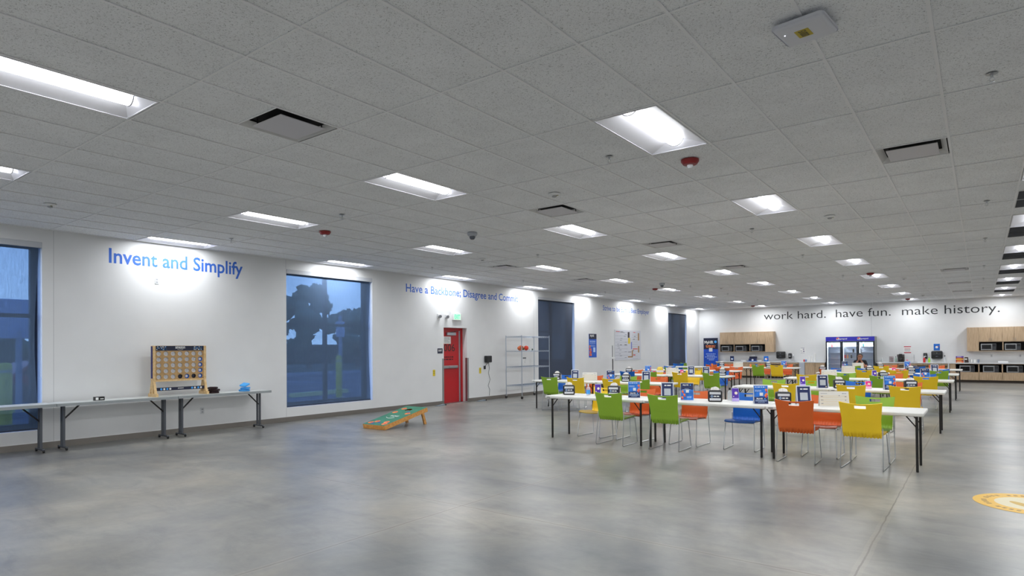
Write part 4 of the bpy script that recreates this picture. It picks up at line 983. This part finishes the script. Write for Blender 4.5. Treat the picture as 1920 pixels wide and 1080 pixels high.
# wall dispensers
def towel(x, label):
    t = thing('paper_towel_dispenser', label, 'towel dispenser', (x, YB, .95)); G().box(-.20, .20, -.22, -.001, 0, .34, .05, 4).done('cover', mat('smoky_black', (26, 28, 30), .3), t, True)
    G().box(-.15, .15, -.223, -.218, .20, .215).done('seam', GREYM, t); g = G(); disc(g, (0, -.222, .25), BWR, BWU, 0, 0, .012, .003); g.done('lock', STEEL, t); bars(G(), (-.04, -.221, .1), BWR, BWU, [(0, 0, .08, .02)], ext=.003).done('small_print', GREYP, t)
towel(-5.73, 'black paper towel dispenser above the left counter'); towel(.55, 'black paper towel dispenser below the small blue wall sign')
def soap(x, label):
    t = thing('soap_dispenser', label, 'soap dispenser', (x, YB, .95)); G().box(-.07, .07, -.11, -.001, 0, .25, .025, 3).done('cover', BLACK, t, True); G().box(-.04, .04, -.115, -.105, .09, .13, .004).done('push_bar', mat('pale_push', (190, 192, 196), .4), t); G().box(-.03, .03, -.113, -.108, .17, .19).done('badge', GREYP, t)
soap(-5.33, 'black soap dispenser left of the left faucet'); soap(.13, 'black soap dispenser right of the right faucet')
t = thing('wall_notice', 'small white printed notice above the left sink', 'notice', (-4.77, YB, 1.19)); G().box(-.11, .11, -.003, 0, 0, .28).done('sheet', PAPER, t)
g = G(); bars(g, (-.09, -.003, 0), BWR, BWU, [(0, .25, .18, .02), (.1, .18, .06, .04), (0, .1, .05, .03), (.1, .08, .07, .05), (0, .02, .18, .02)]); g.done('print', mat('lavender_print', (110, 105, 140), .6), t)
t = thing('wall_notice', 'white notice with red top and bottom bands above the right sink', 'notice', (-.52, YB, 1.20)); G().box(-.13, .13, -.003, 0, 0, .30).done('sheet', PAPER, t)
g = G(); rect(g, (-.13, -.003, 0), BWR, BWU, 0, .26, .26, .04, .001); rect(g, (-.13, -.003, 0), BWR, BWU, 0, 0, .26, .04, .001); bars(g, (-.11, -.003, 0), BWR, BWU, [(0, .2, .22, .015), (0, .17, .22, .012)]); g.done('red_bands', mat('crimson', (190, 50, 70), .6), t)
g = G(); bars(g, (-.11, -.003, 0), BWR, BWU, [(0, .06+.03*k, .22, .012) for k in range(4)]); g.done('print', GREYP, t)
t = thing('wall_notice', 'small blue picture sign above the right towel dispenser', 'notice', (.54, YB, 1.31)); G().box(-.11, .11, -.003, 0, 0, .28).done('sheet', BLUEP, t)
g = G(); disc(g, (0, -.003, .14), BWR, BWU, 0, 0, .05, .001); g.done('artwork', PAPER, t); g = G(); disc(g, (0, -.003, .14), BWR, BWU, .05, .03, .02, .002); g.done('artwork', REDP, t)
for x, l in ((2.39, 'nearer the boxes'), (3.3, 'further right')):
    t = thing('wall_outlet', 'white outlet above the right counter, '+l, 'outlet', (x, YB, 1.03)); G().box(-.035, .035, -.006, 0, 0, .11, .002).done('plate', mat('outlet_white', (205, 207, 210), .4), t); G().box(-.015, .015, -.008, -.006, .02, .09).done('socket', mat('outlet_grey', (165, 167, 172), .5), t)
ZC = .806
# counter-top objects
def sheet_sign(x, y, w_, h_, m_, label, accent=REDP):
    t = thing('countertop_sign', label, 'sign', (x, y, ZC)); G().box(-w_/2, w_/2, -.004, .004, 0.004, h_, .001).done('panel', m_, t); G().box(-w_/2, w_/2, -.03, .03, 0, .004).done('base', CLEAR, t)
    g = G(); disc(g, (0, -.004, h_*.45), BWR, BWU, 0, 0, w_*.25, .001); g.done('artwork', PAPER, t); g = G(); disc(g, (0, -.004, h_*.45), BWR, BWU, w_*.2, .02, w_*.12, .002); g.done('artwork', accent, t)
sheet_sign(-8.0, YC+.25, .19, .26, NAVY, 'navy and blue sign on the left counter under the first microwave', LBLUE)
sheet_sign(-6.35, YC+.25, .22, .26, BLUEP, 'bright blue sign on the left counter under the end of the cabinet')
t = thing('snack_display', 'navy and white printed snack display box on the left counter', 'box', (-7.0, YC+.3, ZC)); G().box(-.17, .17, -.1, .1, 0, .14, .004).done('tray', NAVY, t); G().box(-.19, .19, .09, .1, .14, .24).done('header', NAVYD, t); G().box(-.08, .08, .085, .105, .24, .32, .01).done('header_top', WHITE, t); g = G(); disc(g, (0, -.1, .07), BWR, BWU, .02, 0, .05, .001); g.done('artwork', PAPER, t)
t = thing('paper_plate_stack', 'white stack of paper plates in the middle of the left counter', 'plates', (-7.45, YC+.3, ZC)); G().lathe([(.10, 0), (.13, .05), (.12, .055), (0, .05)], 24).done('plates', PAPER, t, True)
t = thing('paper_plate_stack', 'white stack of paper plates on the left counter beside the navy display box', 'plates', (-6.68, YC+.25, ZC)); G().lathe([(.09, 0), (.12, .05), (.11, .055), (0, .05)], 24).done('plates', PAPER, t, True)
t = thing('flat_box', 'flat blue box on the front edge of the left counter', 'box', (-7.0, YC+.07, ZC)); G().box(-.2, .28, -.06, .06, 0, .03, .002).done('carton', BLUEP, t)
for k, (x, h_) in enumerate(((-4.42, .26), (-4.30, .26), (-4.17, .40))):
    t = thing('cup_stack', 'tall white column of paper cups left of the drink cooler, %s of three' % ['leftmost', 'middle', 'rightmost'][k], 'cups', (x, YC+.3, ZC), 0, 'stacked paper cups'); g = G()
    n = int(h_/.02); prof = []
    for q in range(n): prof += [(.042, q*h_/n), (.046, q*h_/n+h_/n*.6), (.042, q*h_/n+h_/n*.65)]
    g.lathe([(0.001, 0)]+prof+[(.036, h_), (0, h_)], 16); g.done('cups', PAPER, t)
t = thing('tissue_pack', 'small red and blue tissue pack on the left counter by the cups', 'box', (-4.6, YC+.3, ZC)); G().box(-.07, .0, -.04, .04, 0, .10, .008).done('pack', REDP, t); G().box(.0, .07, -.04, .04, 0, .10, .008).done('pack_end', mat('muted_blue', (110, 150, 200), .5), t)
# right counter
t = thing('coffee_maker', 'black and steel coffee machine on the right counter', 'coffee machine', (-.74, YC+.32, ZC)); g = G(); g.box(-.13, .13, .02, .16, 0, .34, .01); g.box(-.13, .13, -.14, .02, .24, .34, .01); g.box(-.13, .13, -.14, .02, 0, .03, .004); g.done('body', mat('machine_grey', (84, 82, 80), .35, .5), t)
G().box(-.06, .06, -.145, -.02, .20, .36, .008).done('brew_head', BLACK, t); G().lathe([(.06, .03), (.07, .10), (.05, .17), (.045, .17), (0, .17)], 16, (0, -.06, 0)).done('carafe', mat('carafe_dark', (20, 18, 18), .1), t, True); G().tube([(-.04, 0, .34), (-.04, 0, .40), (.04, 0, .40), (.04, 0, .34)], .008, 6).done('handle', STEEL, t)
t = thing('pod_rack', 'round rack of coffee pods on the right counter', 'rack', (-1.10, YC+.32, ZC)); g = G(); g.cyl((0, 0, 0), (0, 0, .01), .09); g.cyl((0, 0, 0), (0, 0, .26), .006)
for k in range(8): g.tube([(.085*math.cos(k*PI/4), .085*math.sin(k*PI/4), 0), (.085*math.cos(k*PI/4), .085*math.sin(k*PI/4), .25)], .003, 4)
g.done('frame', CHROME, t); g = G()
for k in range(8):
    for q in range(5): g.cyl((.065*math.cos(k*PI/4+.4), .065*math.sin(k*PI/4+.4), .02+q*.047), (.065*math.cos(k*PI/4+.4), .065*math.sin(k*PI/4+.4), .05+q*.047), .022, .018, 8)
g.done('pods', mat('mixed_pods', (150, 120, 120), .6, noise=.7, nscale=40), t)
bottle((-.93, YC+.3, ZC), mat('greenish_clear', (150, 180, 165), .2), BLACK, 'slim greenish bottle between the coffee pods and the coffee machine', .25, .03)
bottle((-1.45, YC+.35, ZC), mat('pale_clear', (205, 212, 214), .2), WHITE, 'pale tall bottle on the counter just right of the drink cooler', .20, .03)
bottle((.12, YC+.12, ZC), mat('ketchup_red', (205, 40, 45), .35), WHITE, 'red squeeze bottle on the right counter', .25, .045)
bottle((.29, YC+.16, ZC), mat('lime_green', (160, 220, 60), .35), mat('lime_cap', (140, 205, 50), .4), 'lime green spray bottle on the right counter beside the red bottle', .22, .04)
bottle((.83, YC+.3, ZC), CLEAR, BLACK, 'clear bottle with black cap right of the towel dispenser', .30, .04)
t = thing('countertop_flower', 'small pink decoration behind the right tables on the counter', 'decoration', (-.50, YC+.15, ZC)); G().cyl((0, 0, 0), (0, 0, .06), .02).done('pot', WHITE, t); G().sph((0, 0, .09), .035, (1, 1, .7), 10).done('petals', mat('soft_pink', (235, 90, 130), .6), t)
for k in range(5):
    t = thing('cereal_carton', 'orange and red snack carton in the stack on the right counter, %s' % ['lowest', 'second', 'third', 'fourth', 'topmost with purple lid'][k], 'food box', (1.34, YC+.25, ZC+k*.052+.0005*k), 0, 'stacked snack cartons'); G().box(-.13, .13, -.09, .09, 0, .051, .002).done('carton', [mat('carton_orange', (222, 110, 60), .6), mat('carton_red', (150, 60, 50), .6), mat('carton_yellow', (225, 160, 90), .6), mat('carton_brown', (150, 90, 60), .6), PURP][k], t); G().box(-.09, .06, -.0915, -.09, .01, .04).done('print', [TANP, ORNP, YELP, ORNP, LPURP][k], t)
t = thing('snack_bin', 'dark open snack box beside the stacked cartons', 'food box', (1.56, YC+.25, ZC)); G().prism([(-.06, -.1, 0), (.08, -.1, 0), (.06, -.1, .22), (-.06, -.1, .22)], (0, .18, 0)).done('carton', mat('dark_carton', (55, 38, 34), .6), t); G().box(-.05, .03, -.103, -.1, .12, .17).done('print', PAPER, t)
for k, x in enumerate((1.72, 1.84, 1.96)): cup((x, YC+.25, ZC), PAPER if k < 2 else mat('grey_cup', (130, 140, 160), .5), '%s cup standing right of the dark snack box' % ['first white', 'second white', 'small grey'][k], .13, .04)
t = thing('foam_tray', 'flat white foam container on the right counter', 'container', (2.75, YC+.25, ZC)); G().box(-.16, .16, -.09, .09, 0, .07, .015, 3).done('container', WHITE, t, True)
# drink cooler
t = thing('drink_cooler', 'blue topped three door glass drink cooler with bright interior', 'refrigerator', (-2.66, 26.62, 0))
W_, D_, HH = .975, .72, 1.95; IN = mat('cooler_liner', (228, 238, 250), .5); CB = mat('cooler_grey', (120, 122, 118), .5); CK = mat('cooler_black', (16, 20, 30), .35)
g = G(); g.box(-W_, -W_+.04, .03, D_, 0, HH); g.box(W_-.04, W_, .03, D_, 0, HH); g.box(-W_+.04, W_-.04, D_-.03, D_, 0, HH); g.box(-W_+.04, W_-.04, .03, D_-.03, HH-.2, HH); g.box(-W_+.04, W_-.04, .03, D_-.03, 0, .20); g.done('cabinet', CB, t)
g = G(); g.box(-W_+.041, -W_+.05, .05, D_-.04, .2, HH-.21); g.box(W_-.05, W_-.041, .05, D_-.04, .2, HH-.21); g.box(-W_+.05, W_-.05, D_-.045, D_-.035, .2, HH-.21); g.done('liner', IN, t)
LED = mat('cooler_led', (215, 232, 255), .5, emit=3)
for k in (-1, 0, 1):
    ld = bpy.data.lights.new('cooler_lamp', 'AREA'); ld.shape = 'RECTANGLE'; ld.size = .45; ld.size_y = .12; ld.energy = 15; ld.color = (.82, .91, 1)
    lo = bpy.data.objects.new('cooler_lamp', ld); C.objects.link(lo); lo.parent = t; lo.location = (k*.65, .16, HH-.215)
g = G(); hdm = mat('cooler_header_blue', (44, 42, 160), .35, emit=.35); hd = G().box(-W_, W_, 0, .03, HH-.20, HH-.005, .004).done('header', hdm, t)
for cx in (-.38, .46):
    text('pepsi', .28, .085, (cx, 0, HH-.145), BWR, BWU, PAPER, 'lettering', hd, .02, .003)
    g = G(); disc(g, (cx-.09, 0, HH-.10), BWR, BWU, 0, 0, .072, .002); g.done('logo_mark', PAPER, hd)
    c0 = Vector((cx-.09, -.003, HH-.10)); g = G(); pts = [(.066*math.cos(a), .066*math.sin(a)) for a in [PI*.08+k*PI*.95/12 for k in range(13)]]; pts += [(-.02, -.005), (.02, .03)]
    g.b.faces.new([g.b.verts.new(c0+Vector((x, 0, y))) for x, y in pts]); g.done('logo_mark', mat('logo_red', (215, 50, 80), .4), hd)
    g = G(); pts = [(.066*math.cos(a), .066*math.sin(a)) for a in [-PI*.85+k*PI*.7/10 for k in range(11)]]; g.b.faces.new([g.b.verts.new(c0+Vector((x, 0, y))) for x, y in pts]); g.done('logo_mark', mat('logo_blue', (30, 60, 170), .4), hd)
G().box(-W_, W_, .0, .03, .0, .18, .004).done('kick_plate', CK, t)
dw = 2*W_/3
for k in range(3):
    x0 = -W_+k*dw; g = G(); z0, z1 = .19, HH-.205
    g.box(x0+.003, x0+.055, -.02, .02, z0, z1); g.box(x0+dw-.055, x0+dw-.003, -.02, .02, z0, z1); g.box(x0+.055, x0+dw-.055, -.02, .02, z0, z0+.05); g.box(x0+.055, x0+dw-.055, -.02, .02, z1-.05, z1); d_ = g.done('door', CK, t)
    G().box(x0+.055, x0+dw-.055, -.004, .002, z0+.05, z1-.05).done('glass', GLASS, d_)
    G().tube([(x0+dw-.03, -.02, .8), (x0+dw-.03, -.045, .82), (x0+dw-.03, -.045, 1.15), (x0+dw-.03, -.02, 1.17)], .008, 6).done('handle', BLACK, d_)
    G().box(x0+.06, x0+.075, .05, .065, z0+.05, z1-.05).done('led_strip', LED, t)
    for q in range(5): G().box(x0+.03, x0+dw-.03, .10, D_-.05, .45+q*.26, .456+q*.26).done('shelf', mat('shelf_white', (230, 235, 245), .4), t)
for k, (dx, dz, m_, nm) in enumerate([(-.75, 1.496, REDP, 'red drink bottle high in the left door of the cooler'), (-.22, .976, REDP, 'red drink bottle in the middle door of the cooler'), (-.12, .976, mat('peach_drink', (230, 160, 120), .4), 'peach drink bottle in the middle door of the cooler'), (.03, .976, BLACK, 'dark drink bottle in the middle door of the cooler'), (.12, 1.236, BLACK, 'dark drink bottle upper middle of the cooler'), (.52, 1.496, mat('dark_teal', (40, 90, 90), .4), 'teal drink bottle at the top of the right cooler door')]):
    bottle((-2.66+dx, 26.62+.2, dz), m_, WHITE, nm, .2, .034)
# roll up banner stand
t = thing('banner_stand', 'tall navy and blue banner stand in the far left corner', 'banner', (-9.14, 27.12, 0))
G().box(-.40, .40, -.09, .09, 0, .08, .01).done('base', STEEL, t); G().cyl((0, .03, .08), (0, .03, 2.0), .01).done('support_pole', STEEL, t)
p = G().box(-.375, .375, -.003, .003, .08, 2.0).done('panel', mat('banner_blue', (20, 78, 196), .5, noise=.15, nscale=3), t)
rect(G(), (-.375, -.003, 0), BWR, BWU, 0, 1.42, .75, .58, .001).done('header', NAVYD, p)
text('MyHR', .47, .20, (-.33, -.004, 1.66), BWR, BWU, PAPER, 'lettering', p, .02, .001)
g = G(); disc(g, (.25, -.003, 1.80), BWR, BWU, 0, 0, .07, .002); g.done('logo_mark', LBLUE, p)
g = G(); bars(g, (-.26, -.003, 0), BWR, BWU, [(0, 1.57, .5, .05), (.02, 1.51, .46, .035)], ext=.002); g.done('orange_print', ORNP, p)
rect(G(), (-.09, -.003, 0), BWR, BWU, 0, 1.30, .18, .18, .003).done('blank_panel', mat('panel_white', (225, 228, 232), .6), p)
g = G(); bars(g, (-.3, -.003, 0), BWR, BWU, [(.05, 1.16, .5, .03), (.1, 1.08, .42, .03), (0, 1.0, .62, .035), (.1, .92, .4, .03), (.2, .85, .25, .03)], ext=.002); g.done('small_print', mat('pale_blue_print', (190, 215, 250), .6), p)
g = G(); disc(g, (-.2, -.003, .55), BWR, BWU, 0, 0, .12, .002); disc(g, (.12, -.003, .6), BWR, BWU, 0, 0, .09, .002); g.done('artwork', ORNP, p); g = G(); disc(g, (.0, -.003, .45), BWR, BWU, 0, 0, .1, .0025); g.done('artwork', REDP, p)

# floor decal
t = thing('floor_decal', 'round yellow and white social distancing sticker on the floor at the lower right', 'floor sticker', (2.42, 3.02, .0015))
G().cyl((0, 0, 0), (0, 0, .001), .46, n=64).done('disc', mat('decal_yellow', (226, 178, 52), .45), t)
g = G(); disc(g, (0, 0, .001), (1, 0, 0), (0, 1, 0), 0, 0, .29, .0003, n=48); g.done('inner_disc', mat('decal_cream', (222, 212, 180), .5), t)
g = G()
for s in (-1, 1): disc(g, (0, 0, .0012), (.8, .6, 0), (-.6, .8, 0), s*.1, 0, .05, .0005, .14, 20)
g.done('footprint_mark', mat('decal_gold', (205, 170, 80), .5), t)
g = G(); n = 40
for k in range(n):
    if k % 5 == 4: continue
    a = 2*PI*k/n; p0 = Vector((.37*math.cos(a), .37*math.sin(a), .0015)); u_ = Vector((-math.sin(a), math.cos(a), 0)); v_ = Vector((math.cos(a), math.sin(a), 0)); g.quad(p0-u_*.016-v_*.022, p0+u_*.016-v_*.022, p0+u_*.016+v_*.022, p0-u_*.016+v_*.022)
g.done('ring_print', mat('decal_brown', (150, 112, 40), .5), t)
bpy.data.objects['floor_decal'].location.z = .0012

# ------------------------------------------------------------------ seated person
def skin(name, verts, edges, radii, m_, parent, sub=2):
    me = bpy.data.meshes.new(name); me.from_pydata(verts, edges, []); o = bpy.data.objects.new(name, me); C.objects.link(o)
    o.modifiers.new('k', 'SKIN'); sd = o.modifiers.new('s', 'SUBSURF'); sd.levels = sub; sd.render_levels = sub
    for v, r in zip(me.skin_vertices[0].data, radii): v.radius = (r, r) if not isinstance(r, tuple) else r
    me.skin_vertices[0].data[0].use_root = True
    bpy.context.view_layer.update(); ev = bpy.data.meshes.new_from_object(o.evaluated_get(bpy.context.evaluated_depsgraph_get()))
    o.modifiers.clear(); o.data = ev; ev.name = name; ev.materials.clear(); ev.materials.append(m_); o.parent = parent
    for f in ev.polygons: f.use_smooth = True
    return o
SK = mat('skin_tan', (150, 100, 76), .55); SHIRT = mat('black_cotton', (24, 25, 30), .85); PANTS = mat('dark_denim', (38, 42, 56), .85); HAIR = mat('black_hair', (18, 15, 14), .6)
chair('blue', -1.53, 21.36, PI+.05, 'blue chair holding the seated person in the dark shirt')
per = thing('person', 'person in black t-shirt seated at the far right tables, hands at mouth', 'person', (-1.53, 21.36, 0), PI+.05)
# local: faces +Y, seat centre at y=0; feet forward
bv = [(0, -.06, .52), (0, -.08, .66), (0, -.05, .82), (0, -.01, .95), (0, .01, 1.02),            # pelvis..neck
      (.15, -.02, .93), (-.15, -.02, .93),
      (.20, .08, .78), (-.20, .08, .78), (.19, .26, .755), (-.19, .26, .755),
      (.044, .192, .992), (-.044, .192, .992),
      (.09, -.03, .50), (-.09, -.03, .50), (.11, .36, .50), (-.11, .36, .50), (.11, .36, .08), (-.11, .36, .08), (.11, .50, .04), (-.11, .50, .04)]
be = [(0, 1), (1, 2), (2, 3), (3, 4), (3, 5), (3, 6), (5, 7), (6, 8), (7, 9), (8, 10), (9, 11), (10, 12), (0, 13), (0, 14), (13, 15), (14, 16), (15, 17), (16, 18), (17, 19), (18, 20)]
br = [(.15, .11), (.145, .105), (.16, .11), (.10, .08), .055, .065, .065, .05, .05, .043, .043, .030, .030, .09, .09, .065, .065, .045, .045, .035, .035]
body = skin('body', bv, be, br, SK, per)
sv = bv[:3]+[(0, -.012, .945), (.15, -.02, .935), (-.15, -.02, .935), (.20, .07, .80), (-.20, .07, .80), (0, -.002, 1.0)]
skin('shirt', sv, [(0, 1), (1, 2), (2, 3), (3, 4), (3, 5), (4, 6), (5, 7), (3, 8)], [(.165, .125), (.16, .12), (.178, .125), (.13, .10), .08, .08, .072, .072, (.075, .07)], SHIRT, per)
skin('trousers', [(0, -.06, .52), (.09, -.03, .50), (-.09, -.03, .50), (.11, .36, .50), (-.11, .36, .50), (.11, .36, .10), (-.11, .36, .10)], [(0, 1), (0, 2), (1, 3), (2, 4), (3, 5), (4, 6)], [(.165, .12), .1, .1, .078, .078, .06, .06], PANTS, per)
def rel(o, c):
    for v in o.data.vertices: v.co = Vector(c)+v.co
g = G(); g.sph((0, .02, 1.125), .095, (.82, .98, 1.22), 24)
for v in g.b.verts:
    x, y, z = v.co.x, v.co.y-.02, v.co.z-1.125
    if z < -.03: v.co.x *= 1-.9*(-.03-z)*2.2; v.co.y += .01*(y > 0)
    if y > .06 and abs(z-.01) < .02 and .02 < abs(x) < .05: v.co.y -= .008
hm = g.done('head', SK, per, True)
G().prism([(-.012, .108, 1.10), (.012, .108, 1.10), (0, .108, 1.14)], (0, .02, -.004)).done('nose', SK, hm)
g = G(); [g.sph((s*.03, .103, 1.135), .010, (1.3, .6, .7), 8) for s in (-1, 1)]; g.done('eyes', mat('eye_dark', (30, 22, 20), .3), hm)
g = G(); [g.box(s*.03-.018, s*.03+.018, .104, .112, 1.150, 1.157, .002) for s in (-1, 1)]; g.done('eyebrows', HAIR, hm)
g = G(); g.box(-.022, .022, .100, .108, 1.072, 1.082, .003); g.done('mouth', mat('lip', (130, 70, 62), .5), hm)
g = G(); [g.sph((s*.080, .01, 1.12), .020, (.4, .8, 1.2), 10) for s in (-1, 1)]; g.done('ears', SK, hm)
g = G(); g.sph((0, .0, 1.15), .10, (.90, 1.0, 1.08), 22)
bmesh.ops.delete(g.b, geom=[v for v in g.b.verts if (v.co.y > .05 and v.co.z < 1.175) or v.co.z < 1.10], context='VERTS')
for v in g.b.verts: v.co += Vector((random.uniform(-1, 1), random.uniform(-1, 1), random.uniform(-1, 1)))*.003
g.done('hair', HAIR, per, True)
# hands clasped before the mouth: palm with five bent fingers each
for s in (-1, 1):
    P = Vector((s*.042, .185, .985)); V = [P, P+Vector((-s*.006, -.012, .045))]; E_ = [(0, 1)]; R_ = [(.024, .016), (.030, .015)]
    for f, (dx, l_) in enumerate(((.024, .030), (.009, .036), (-.006, .034), (-.020, .027))):
        b0 = V[1]+Vector((s*dx, 0, .022)); i0 = len(V); V += [b0, b0+Vector((-s*.010, .008, l_*.7)), b0+Vector((-s*.026, .006, l_*1.1))]; E_ += [(1, i0), (i0, i0+1), (i0+1, i0+2)]; R_ += [.009, .0085, .007]
    i0 = len(V); V += [P+Vector((-s*.018, -.02, .022)), P+Vector((-s*.026, -.028, .050))]; E_ += [(0, i0), (i0, i0+1)]; R_ += [.011, .009]
    skin('hand', [tuple(v) for v in V], E_, R_, SK, per)
G().tube([(.165+.034*math.cos(2*PI*k/12), .235+.0*k, .81+.034*math.sin(2*PI*k/12)) for k in range(12)], .006, 6, True).done('wrist_band', BLACK, per)

# ------------------------------------------------------------------ outside
ASP = mat('asphalt', (88, 92, 98), .85, noise=.2, nscale=2)
struct(G().box(-75, XL-.42, -45, 75, -.2, -.12).done('ground', ASP))
def bollard(loc, label, r=.11, h_=1.2):
    t = thing('bollard', label, 'bollard', loc, 0, 'yellow bollards outside'); G().lathe([(r, 0), (r, h_), (r*.8, h_+.06), (0, h_+.08)], 18).done('sleeve', mat('bollard_yellow', (244, 226, 70), .6), t, True); G().lathe([(r+.002, h_-.14), (r+.002, h_-.08)], 18).done('band', mat('pale_band', (220, 218, 180), .5), t)
bollard((-15.84, 8.92, -.12), 'yellow bollard seen through the middle window', .105, 1.38); bollard((-14.9, -.55, -.12), 'yellow bollard seen through the leftmost window', .12, 1.35)
def stop(a, b, label):
    a, b = Vector(a), Vector(b); t = thing('parking_curb', label, 'curb', a); d = (b-a); n = d.normalized().cross(Vector((0, 0, 1)))
    G().prism([-n*.12, n*.12, n*.09+Vector((0, 0, .14)), -n*.09+Vector((0, 0, .14))], d).done('block', mat('curb_yellow', (250, 240, 150), .7), t)
stop((-17.3, 8.0, -.12), (-17.6, 10.6, -.12), 'pale yellow parking curb outside the middle window'); stop((-19.2, .2, -.12), (-19.9, 2.6, -.12), 'pale yellow parking curb outside the leftmost window')
g = G(); WL = mat('road_paint', (190, 198, 205), .7)
for a in range(8): g.box(-30, -24, -8+a*4.5, -7.88+a*4.5, -.119, -.117)
struct(g.done('trim_8', WL))
struct(G().box(-34.3, -34, -30, 60, -.12, .05).done('trim_9', mat('pale_kerb', (150, 160, 170), .8))); struct(G().box(-70, -34.3, -30, 60, -.12, .02).done('lawn', mat('dusk_grass', (50, 70, 52), .9, noise=.3, nscale=1)))
def tree(loc, h_, r, label, seed):
    random.seed(seed); t = thing('tree', label, 'tree', loc, 0, 'trees beyond the parking lot'); G().cyl((0, 0, 0), (0, 0, h_*.5), .22, .12, 8).done('trunk', mat('bark', (60, 50, 44), .9), t)
    g = G()
    for k in range(46):
        a = random.uniform(0, 2*PI); q = random.uniform(.1, 1)**.6*r*.85; zz = random.uniform(-.22, .42); q *= math.cos((zz-.08)*2.6); g.sph((q*math.cos(a), q*math.sin(a), h_*.5+zz*h_), random.uniform(.14, .3)*r, (1, 1, .8), 10)
    for v in g.b.verts: v.co += Vector((random.uniform(-1, 1), random.uniform(-1, 1), random.uniform(-1, 1)))*r*.06
    g.done('crown', mat('dusk_leaves', (92, 112, 92), .9, noise=.4, nscale=3), t)
tree((-43.1, 26.6, .02), 7.3, 2.7, 'broad dark tree behind the middle window', 3); tree((-45, 12, .02), 5.2, 2.8, 'low dark tree further left outside', 5); tree((-46, 34, .02), 5.6, 3, 'dark tree seen right of the broad one outside', 7)
tree((-44, 4.5, .02), 5.0, 3.2, 'rounded tree outside the leftmost window', 8); tree((-48, -2, .02), 6, 3.2, 'tree at the photo edge outside the leftmost window', 11)
tree((-47, 18.5, .02), 4.4, 2.6, 'small tree left of the broad dark tree outside', 15); tree((-50, 42, .02), 5, 3, 'far tree outside the right pane of the middle window', 19)
g = G().box(-60, -59, -20, 80, 0.02, 2.2, .3, 2); struct(g.done('trim_10', mat('hedge_dark', (38, 50, 44), .95, noise=.4, nscale=1)))
t = thing('parked_car', 'dark red car parked outside the leftmost window', 'car', (-24.6, 3.2, -.12), .1)
g = G(); prof = [(-2.2, .35), (-2.25, .75), (-1.5, .88), (-.9, 1.35), (.7, 1.38), (1.35, .92), (2.15, .80), (2.25, .4), (2.2, .3), (-2.1, .3)]
g.prism([(-.85, y, z) for y, z in prof], (1.7, 0, 0)); bmesh.ops.bevel(g.b, geom=g.b.edges[:], offset=.06, segments=2, affect='EDGES'); g.done('body', mat('car_red', (150, 40, 54), .25), t, True)
g = G(); g.prism([(.845, -1.35, .9), (.845, -.85, 1.28), (.845, .62, 1.3), (.845, 1.15, .93)], (.02, 0, 0)); g.prism([(-.865, -1.35, .9), (-.865, -.85, 1.28), (-.865, .62, 1.3), (-.865, 1.15, .93)], (.02, 0, 0)); g.done('side_windows', mat('car_glass', (24, 30, 40), .1), t)
for x in (-.84, .84):
    for y in (-1.4, 1.4): G().cyl((x-.09, y, .32), (x+.09, y, .32), .32, n=20).done('wheel', BLACK, t)
t = thing('parked_van', 'pale van far across the parking lot', 'car', (-31.5, 13.5, -.12), .3); g = G().box(-1, 1, -2.4, 2.4, .35, 1.9, .15, 3); g.done('body', mat('van_pale', (180, 195, 215), .4), t, True); G().box(.99, 1.01, -2.0, .2, 1.2, 1.7).done('side_windows', mat('car_glass', (24, 30, 40), .1), t)
for x in (-.95, .95):
    for y in (-1.5, 1.5): G().cyl((x-.1, y, .34), (x+.1, y, .34), .34, n=18).done('wheel', BLACK, t)
t = thing('utility_cabinet', 'tall pale post sign outside the leftmost window', 'sign', (-17.5, .35, -.12)); G().cyl((0, 0, 0), (0, 0, 2.2), .07).done('post', mat('pale_kerb', (150, 160, 170), .8), t); G().box(-.05, .05, -.42, .30, 2.0, 3.0, .02).done('panel', mat('sign_pale', (170, 185, 205), .6), t)
t = thing('light_pole', 'pale post outside the right pane of the middle window', 'post', (-24, 15.2, -.12)); G().cyl((0, 0, 0), (0, 0, 3.4), .09).done('pole', mat('pale_kerb', (150, 160, 170), .8), t); G().box(-.08, .08, -.22, .22, 2.3, 3.1, .03).done('panel', mat('sign_pale', (170, 185, 205), .6), t)
